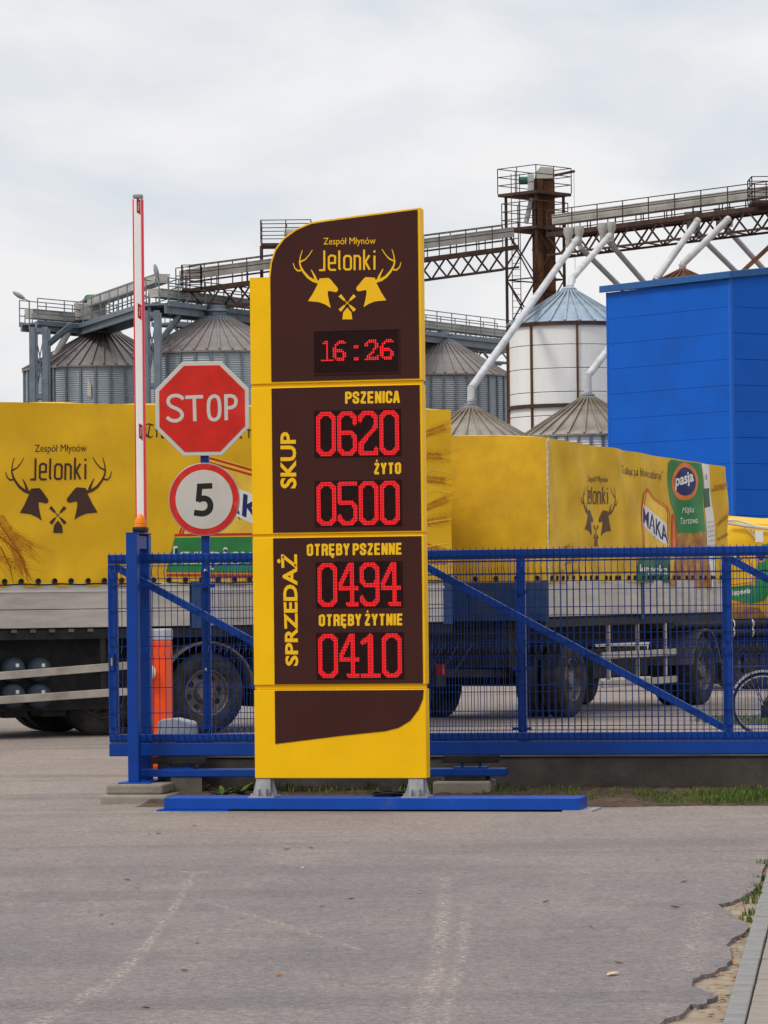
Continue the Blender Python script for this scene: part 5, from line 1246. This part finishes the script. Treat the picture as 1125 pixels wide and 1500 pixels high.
# supports of the walkways
def frame(name, label, px_l, px_r, d, ztop, brace=True):
    a = P(px_l, 600, d); b = P(px_r, 600, d); t = thing(name, label, 'steel frame', ((a.x + b.x) / 2, d, 0)); wv = b.x - a.x
    for dx in (-wv / 2, wv / 2):
        for dy in (0, 1.3): MB().box(dx - .13, dx + .13, dy - .13, dy + .13, 0, ztop).build('column', 'steel_grey', t)
    zr = ztop - .15; k = 0
    while zr > 1:
        for dy in (0, 1.3): MB().bar((-wv / 2 + .13, dy, zr), (wv / 2 - .13, dy, zr), .14, .2).build('cross_beam', 'steel_grey', t)
        if brace:
            for dy in (0, 1.3): MB().bar((-wv / 2, dy, zr), (wv / 2, dy, max(0, zr - 3)), .05, .05).build('cross_brace', 'steel_grey', t); MB().bar((wv / 2, dy, zr), (-wv / 2, dy, max(0, zr - 3)), .05, .05).build('cross_brace', 'steel_grey', t)
        zr -= 3.1
    return t
f1 = frame('support_frame', 'grey steel support frame under the lamp end of the walkway', 48, 67, 165.6, P(55, 479, 165.6).z)
f2 = frame('support_frame', 'grey steel support frame between the two large silos', 214, 231, 155, P(222, 455, 155).z)
def ladder(name, label, a, b, wd, m, cat='staircase'):
    a = Vector(a); b = Vector(b); t = thing(name, label, cat, (a.x, a.y, 0)); d = b - a; sd = Vector((0, 1, 0)) * (wd / 2)
    for s in (-1, 1): MB().bar(a + sd * s, b + sd * s, .06, .22).build('stringer', m, t, world=True)
    st_ = MB(); n = int(abs(d.z) / .28)
    for k in range(1, n): p = a.lerp(b, k / n); st_.bar(p - sd, p + sd, .2, .03)
    st_.build('treads', m, t, world=True); return t
ladder('steel_stair', 'grey steel stair rising behind the lamp end support frame', P(66, 508, 166.5), P(104, 477, 168), .8, 'steel_grey')
ladder('steel_stair', 'grey steel stair rising from the support frame between the silos', P(232, 503, 157), P(268, 457, 159), .8, 'steel_grey')
def pipe(label, pts, r, m, flange=True, group=None):
    t = thing('spout_pipe', label, 'pipe', (pts[0].x, pts[0].y, 0), 0, group); MB().path(pts, r, 14).build('pipe', m, t, smooth=True, world=True)
    if flange:
        for a, b in ((pts[0], pts[1]), (pts[-1], pts[-2])):
            d = (b - a).normalized(); MB().tube(a + d * .12, a + d * .2, r * 1.15, n=14).build('flange', m, t, world=True)
    return t
pipe('pale grey spout leaning from the walkway to the first silo roof', [P(104, 480, 169), P(80, 522, 168.2)], .16, 'pipe_white', False)
def spouts(px, py, d):
    c = P(px, py, d); return c
pipe('long white spout pipe running down to the brown cone roof beside the pylon', [P(846, 350, 163.5), P(690, 569, 142), P(690, 592, 142)], .155, 'pipe_white')
pipe('short white spout pipe feeding the tall white silo', [P(893, 345, 163), P(838, 408, 155.5), P(834.5, 424, 155)], .145, 'pipe_white')
pipe('white spout pipe coming out behind the blue hall to the hopper roof', [P(905, 494, 150), P(861, 551, 145), P(861.5, 580, 145)], .15, 'pipe_white')
pipe('white spout pipe ending just above the hall roof edge', [P(1023, 322, 160.5), P(960, 411, 158.5)], .155, 'pipe_white')
pipe('white spout pipe with flange feeding the rusty cone roof', [P(1068, 320, 159.5), P(1000, 387, 158), P(999.5, 394, 158)], .155, 'pipe_white')
gsp = 'grey pipes slanting down to the right'
for k, (a, b) in enumerate((((850, 362), (912, 424)), ((890, 352), (950, 421)), ((1012, 333), (1082, 402)), ((1056, 325), (1120, 396)))):
    pipe(('grey pipe slanting down right of the white silo pipe, closest to the tower', 'grey pipe slanting down to the left end of the hall roof, second from the tower', 'grey pipe slanting down behind the middle of the hall roof, third from the tower', 'grey pipe slanting down beside the rusty strut, fourth from the tower')[k], [P(*a, 164), P(*b, 168)], .13, 'pipe_grey', False, gsp)
rs = MB().bar(P(1150, 340, 158), P(1083, 402, 158), .2, .2).build('rusty_strut', 'rust_orange'); tag(rs, 'thin rusty steel strut slanting above the hall roof', 'strut')
# hopper outlets under the conveyor
hpm = None
for px in (833, 848, 883, 895, 1010, 1021, 1053, 1069):
    py_ = 346 - (px - 815) * (54 / 425) + 4; c = P(px, py_, 163.5)
    ho = MB().lathe([(.24, .45), (.24, .2), (.14, -.1), (.14, -.45)], n=14).build('outlet_hopper', 'trough', None, smooth=True) if hpm is None else link('outlet_hopper', hpm)
    hpm = ho.data; ho.location = (c.x, c.y, c.z); ho.parent = D5; ho.matrix_parent_inverse = ROOTM[D5.name].inverted()
# bucket elevator tower
tw = P(787, 600, 170); tz = lambda py: CAMZ + (867.4 - py) * 170 / F
et = thing('elevator_tower', 'rusty bucket elevator tower with platforms, ladder and beige head', 'tower', (tw.x, 170, 0), 0)
hd = 1.38; cor = [(-hd, 0), (0, -hd), (hd, 0), (0, hd)]
ztp = tz(287)
for (x, y) in cor: MB().box(x - .07, x + .07, y - .07, y + .07, 0, ztp).build('leg', 'rust', et)
lat = MB(); zr = ztp - 1.6
while zr > .5:
    for a, b in zip(cor, cor[1:] + cor[:1]):
        lat.bar((*a, zr), (*b, zr), .06, .06); z2 = max(0, zr - 2.4); lat.bar((*a, zr), (*b, z2), .05, .05); lat.bar((*b, zr), (*a, z2), .05, .05)
    zr -= 2.4
lat.build('lattice', 'rust', et)
for (x, w_, y) in ((.13, .46, -.1), (.68, .50, .1)):
    MB().box(x - w_ / 2, x + w_ / 2, y - .28, y + .28, 0, tz(262)).build('elevator_shaft', 'rust_orange', et)
    MB().box(x - w_ / 2 - .03, x - w_ / 2 - .001, y - .3, y + .3, 0, tz(264)).build('shaft_edge', 'rust', et); MB().box(x + w_ / 2 + .001, x + w_ / 2 + .03, y - .3, y + .3, 0, tz(264)).build('shaft_edge', 'rust', et)
    for zf in range(2, 20, 2): MB().box(x - w_ / 2 - .05, x + w_ / 2 + .05, y - .33, y + .33, zf, zf + .07).build('shaft_flange', 'rust', et)
MB().poly([(.0, tz(262)), (.95, tz(262)), (.95, tz(248)), (.8, tz(245)), (.28, tz(244)), (.05, tz(252))], -.42, .42).build('elevator_head', 'trough', et, bevel=.03)
for zpl, ex in ((ztp, 1.28), (tz(338), 1.15)):
    q = [(x * ex, y * ex) for x, y in cor]
    pf = MB(); pf.add([(*p, zpl) for p in q] + [(*p, zpl + .14) for p in q], [(3, 2, 1, 0), (4, 5, 6, 7)] + [(i, (i + 1) % 4, (i + 1) % 4 + 4, i + 4) for i in range(4)]); pf = pf.build('platform', 'rust', et)
    railing([(*p, zpl + .14) for p in q + q[:1]], 1.2, 1.2, .022, 3).build('railing', 'rust', pf)
mo = MB().lathe([(0, -.4), (.15, -.38), (.19, -.3), (.19, .2), (0, .22)], (0, 0, 0), 14, 'y').build('motor', 'motor_green', et, smooth=True); mo.location = (-.55, -.3, ztp + .75); mo.rotation_euler = (0, 0, R(80))
MB().box(-.35, -.05, -.75, -.4, ztp + .0, ztp + 1.05).build('drive_guard', 'pipe_white', et, bevel=.08)
MB().tube((-.15, -.3, ztp - .1), (-.45, -.3, tz(327)), .13).build('vent_pipe', 'pipe_white', et, smooth=True)
MB().bar((.95, 0, tz(256)), (1.95, 0, tz(250)), .1, .12).build('jib', 'rust', et); MB().tube((1.9, 0, tz(250)), (1.9, 0, tz(415)), .012, n=4).build('hoist_cable', 'rust', et)
ld = MB()
for x in (-1.15, -.75): ld.bar((x, -.9, 0), (x, -.9, ztp + 1), .04, .04)
for k in range(60): ld.bar((-1.15, -.9, .3 * k + .2), (-.75, -.9, .3 * k + .2), .025, .025)
ld.build('ladder', 'rust', et)
# platform cage behind the pylon top
cg = thing('conveyor_platform', 'dark railed platform on the conveyor bridge rising behind the pylon', 'platform', P(420, 400, 163)); o_ = ROOTM[cg.name].translation
za_ = P(420, 362, 163).z - o_.z; xw = 1.15
MB().box(-xw, xw, -.8, .8, za_, za_ + .12).build('deck', 'rust', cg); railing([(-xw, -.8, za_ + .12), (xw, -.8, za_ + .12), (xw, .8, za_ + .12), (-xw, .8, za_ + .12), (-xw, -.8, za_ + .12)], 1.05, 1.1, .022, 3).build('railing', 'rust', cg)
for x in (-xw, xw):
    for y in (-.8, .8): MB().box(x - .05, x + .05, y - .05, y + .05, -2.0, za_).build('leg', 'rust', cg)
MB().box(-.1, .7, -.4, .4, za_ + .12, za_ + .85).build('drive_cover', 'pipe_white', cg, bevel=.12)
cg2 = thing('end_cage', 'small dark railed cage at the lower end of the rusty conveyor bridge', 'platform', P(277, 424, 158.6)); 
railing([(-.3, -.5, 0), (.55, -.5, 0), (.55, .5, 0), (-.3, .5, 0), (-.3, -.5, 0)], 1.05, .9, .022, 4).build('railing', 'rust', cg2); MB().box(-.3, .55, -.5, .5, -.1, 0).build('deck', 'rust', cg2)
cg3 = thing('end_cage', 'rusty railed platform on the conveyor bridge above the right end of the hall', 'platform', P(1128, 296, 159))
railing([(-.9, -.9, 0), (1.6, -.9, 0), (1.6, .9, 0), (-.9, .9, 0), (-.9, -.9, 0)], 1.05, .9, .022, 3).build('railing', 'rust', cg3); MB().box(-.9, 1.6, -.9, .9, -.12, 0).build('deck', 'rust', cg3)
# yard lamps on the walkway
for (bx_, by_, hx, hy, d, lab) in ((43, 470, 28, 433, 166.5, 'grey lamp on a bent pole at the walkway end'), (233, 433, 229, 398, 157, 'grey lamp on a short pole above the walkway beside the barrier arm')):
    a = P(bx_, by_, d); h = P(hx, hy, d); t = thing('yard_lamp', lab, 'lamp', a)
    rel = h - a; top = Vector((0, 0, rel.z - .25)) if abs(rel.x) > .2 else Vector((0, 0, rel.z - .35))
    MB().path([(0, 0, -.4), top, rel * .93 if abs(rel.x) > .2 else rel], .035, 8).build('pole', 'steel_grey', t, smooth=True)
    hd_ = MB().lathe([(0, -.32), (.09, -.28), (.15, -.1), (.15, .08), (.10, .26), (.05, .34), (0, .34)], n=16).build('lamp_head', 'cap_grey', t, smooth=True)
    hd_.location = rel; hd_.rotation_euler = (0, R(-58) if abs(rel.x) > .2 else R(-12), 0); hd_.scale = (.75, 1, 1)

# ================================================================== GREENERY AND LITTER
def blades(spots, name, label_, h0, h1, seed, lean=.5):
    random.seed(seed); mb = MB()
    for (x, y, z, n, rad, hs) in spots:
        for _ in range(n):
            a = random.uniform(0, 6.28); rr_ = rad * math.sqrt(random.random()); bx_, by_ = x + rr_ * math.cos(a), y + rr_ * .7 * math.sin(a)
            h = random.uniform(h0, h1) * hs; t = random.uniform(0, 6.28); w_ = random.uniform(.003, .006); ln_ = h * random.uniform(.1, lean)
            dx, dy = math.cos(t), math.sin(t); z0 = z(bx_, by_) if callable(z) else z
            b0 = Vector((bx_ - dy * w_, by_ + dx * w_, z0 - .01)); b1 = Vector((bx_ + dy * w_, by_ - dx * w_, z0 - .01))
            m0 = Vector((bx_ + dx * ln_ * .4, by_ + dy * ln_ * .4, z0 + h * .6)); tip = Vector((bx_ + dx * ln_, by_ + dy * ln_, z0 + h))
            o = len(mb.v); mb.v += [tuple(b0), tuple(b1), tuple(m0 + Vector((dy * w_ * .7, -dx * w_ * .7, 0))), tuple(m0 - Vector((dy * w_ * .7, -dx * w_ * .7, 0))), tuple(tip)]
            mb.f += [(o, o + 1, o + 2, o + 3), (o + 3, o + 2, o + 4)]
    ob = mb.build(name, 'grass', kind='stuff'); ob['label'] = label_; ob['category'] = 'grass'; return ob
random.seed(21)
sp1 = []
gz = lambda wx, wy: (lambda l_: soil_z(l_.x, l_.y))(GT.I @ Vector((wx, wy, 0)))
for k in range(105):
    px = random.choice((random.uniform(910, 1150), random.uniform(985, 1150), random.uniform(1040, 1180))); l_ = GT.loc(px, 1160, random.uniform(-.72, -.15)); yy = random.uniform(-.72, -.12)
    w3 = GT.M @ Vector((l_.x, yy, 0)); sp1.append((w3.x, w3.y, gz, random.randint(10, 42), .10, random.choice((.3, .4, .6))))
for k in range(34):
    px = random.uniform(700, 910); l_ = GT.loc(px, 1160, -.3); w3 = GT.M @ Vector((l_.x, random.uniform(-.6, .2), 0)); sp1.append((w3.x, w3.y, gz, random.randint(3, 12), .05, .45))
for k in range(30):
    px = random.uniform(400, 640); l_ = GT.loc(px, 1150, .0); w3 = GT.M @ Vector((l_.x, random.uniform(-.35, .3), 0)); sp1.append((w3.x, w3.y, gz, random.randint(4, 14), .06, .5))
blades(sp1, 'verge_grass', 'short green grass growing on the soil strip under the gate', .05, .12, 1)
sp2 = []
for (px, py_) in ((1120, 1265), (1123, 1262), (1117, 1285), (1112, 1300), (1114, 1297), (1108, 1312), (1104, 1318), (1100, 1335), (1099, 1345), (1110, 1306)):
    q_ = G(px, py_); sp2.append((q_.x - .01, q_.y, -.02, 22, .045, .6))
blades(sp2, 'kerb_grass', 'tufts of grass growing along the broken asphalt edge by the kerb', .03, .085, 2, 1.2)
sp3 = []
for k in range(60):
    q_ = G(random.uniform(1030, 1150), random.uniform(1054, 1062)); sp3.append((q_.x, q_.y, 0.0, 22, .2, 1))
blades(sp3, 'yard_grass', 'thin strip of grass on the yard behind the bicycle', .05, .11, 3)
# broad weeds beside the pylon foot
def weed(x, y, z, seed, s, lab):
    random.seed(seed); t = thing('weed', lab, 'plant', (x, y, z)); lm = None
    for k in range(11):
        a = random.uniform(0, 6.28); el = random.uniform(.35, 1.1); ln_ = s * random.uniform(.7, 1.1); mb = MB(); w_ = ln_ * .16
        pts = []
        for i in range(5):
            u = i / 4; r_ = ln_ * u * math.cos(el * (1 - .5 * u)); zz_ = ln_ * u * math.sin(el) * (1 - .35 * u); ww = w_ * math.sin(math.pi * min(.98, u * .9 + .08))
            pts.append((r_, ww, zz_))
        for r_, ww, zz_ in pts: mb.v += [(r_ * math.cos(a) - ww * math.sin(a), r_ * math.sin(a) + ww * math.cos(a), zz_), (r_ * math.cos(a), r_ * math.sin(a), zz_ - ww * .3), (r_ * math.cos(a) + ww * math.sin(a), r_ * math.sin(a) - ww * math.cos(a), zz_)]
        for i in range(4):
            for j in range(2): mb.f.append((i * 3 + j, i * 3 + j + 1, i * 3 + 4 + j, i * 3 + 3 + j))
        mb.build('leaf', 'grass', t, smooth=True)
for i, (px, yl, s, lab) in enumerate(((326, -.25, .14, 'leafy green weed growing left of the pylon foot beside the base beam'), (352, -.15, .15, 'leafy green weed close against the left galvanised pylon foot'), (365, .1, .13, 'leafy green weed half hidden behind the pylon foot'), (300, .1, .09, 'small dull weed between the footing block and the pylon'))):
    l_ = GT.loc(px, 1150, yl); w3 = GT.M @ Vector((l_.x, yl, soil_z(l_.x, yl))); weed(w3.x, w3.y, w3.z - .01, 40 + i, s, lab)
# fallen leaves
lmesh = {}
def leaf(px, py_, m, s, lab, grp='fallen leaves on the asphalt'):
    if m not in lmesh:
        mb = MB(); mb.v = [(-.5, 0, .05), (-.2, -.22, .12), (-.2, 0, .0), (-.2, .22, .10), (.2, -.2, .14), (.2, 0, .03), (.2, .2, .16), (.5, 0, .12)]
        mb.f = [(0, 1, 2), (0, 2, 3), (1, 4, 5, 2), (2, 5, 6, 3), (4, 7, 5), (5, 7, 6)]; o = mb.build('fallen_leaf', m, smooth=True); lmesh[m] = o.data
    else: o = link('fallen_leaf', lmesh[m])
    q_ = G(px, py_); o.location = (q_.x, q_.y, .004); o.scale = (s, s, s * .7); o.rotation_euler = (random.uniform(-.1, .1), random.uniform(-.1, .1), random.uniform(0, 6.28)); tag(o, lab, 'leaf', grp)
random.seed(9)
leaf(898, 1429, 'leaf_pale', .085, 'large pale curled leaf lying on the open asphalt', None) if False else leaf(898, 1429, 'leaf_pale', .085, 'large pale curled leaf lying on the open asphalt')
leaf(906, 1412, 'leaf_brown', .05, 'small orange leaf just behind the large pale leaf')
leaf(988, 1330, 'leaf_yellow', .07, 'yellow green leaf lying on the asphalt near the kerb')
for (px, py_) in ((200, 1301), (288, 1382), (472, 1328), (285, 1210), (164, 1354), (148, 1341), (410, 1430), (614, 1309)): leaf(px, py_, 'leaf_brown', .045, 'small brown leaf scattered on the open asphalt')
for (px, py_) in ((420, 1245), (455, 1243), (186, 1290), (213, 1478), (270, 1423), (800, 1322), (1002, 1293), (232, 1222), (515, 1318)): leaf(px, py_, 'leaf_dark', .05, 'dark dry leaf scrap lying flat on the asphalt')
for (px, py_) in ((865, 1358), (218, 1222), (443, 1272), (1048, 1246), (880, 1173)): leaf(px, py_, 'leaf_pale', .035, 'tiny pale leaf scrap on the asphalt')
random.seed(31); lt = MB()
for k in range(260):
    t = random.random() ** .8 * 8.2; off = random.uniform(.0, .12) + (.25 * random.random() if random.random() < .25 else 0); p = KA + KD * t - KN * off
    s = random.uniform(.008, .02); a = random.uniform(0, 6.28); z0 = -.024 if off < .3 else .002; u = Vector((math.cos(a), math.sin(a), random.uniform(-.3, .3))) * s; v = Vector((-math.sin(a), math.cos(a), random.uniform(-.3, .3))) * s * .6
    c = Vector((p.x, p.y, z0 + .012)); o = len(lt.v); lt.v += [tuple(c - u), tuple(c - v), tuple(c + u), tuple(c + v)]; lt.f.append((o, o + 1, o + 2, o + 3))
o = lt.build('leaf_litter', 'leaf_brown', kind='stuff'); o['label'] = 'crumbled brown leaf litter along the kerb edge'; o['category'] = 'litter'

random.seed(17); pb_ = MB()
for k in range(420):
    t = random.uniform(-1.5, 8.0); off = random.uniform(-.0, .30); p = KA + KD * t - KN * off; s = random.uniform(.004, .013)
    z0 = -.02; vs_ = [(p.x + s * math.cos(a) * random.uniform(.7, 1.2), p.y + s * math.sin(a) * random.uniform(.7, 1.2), z0 - .002 + s * random.uniform(.0, .25)) for a in (0, 1.3, 2.5, 3.8, 5.1)] + [(p.x, p.y, z0 + s * .8)]
    pb_.add(vs_, [(0, 1, 5), (1, 2, 5), (2, 3, 5), (3, 4, 5), (4, 0, 5)])
o = pb_.build('gravel', 'concrete', kind='stuff'); o['label'] = 'loose grit on the sand beside the kerb'; o['category'] = 'gravel'
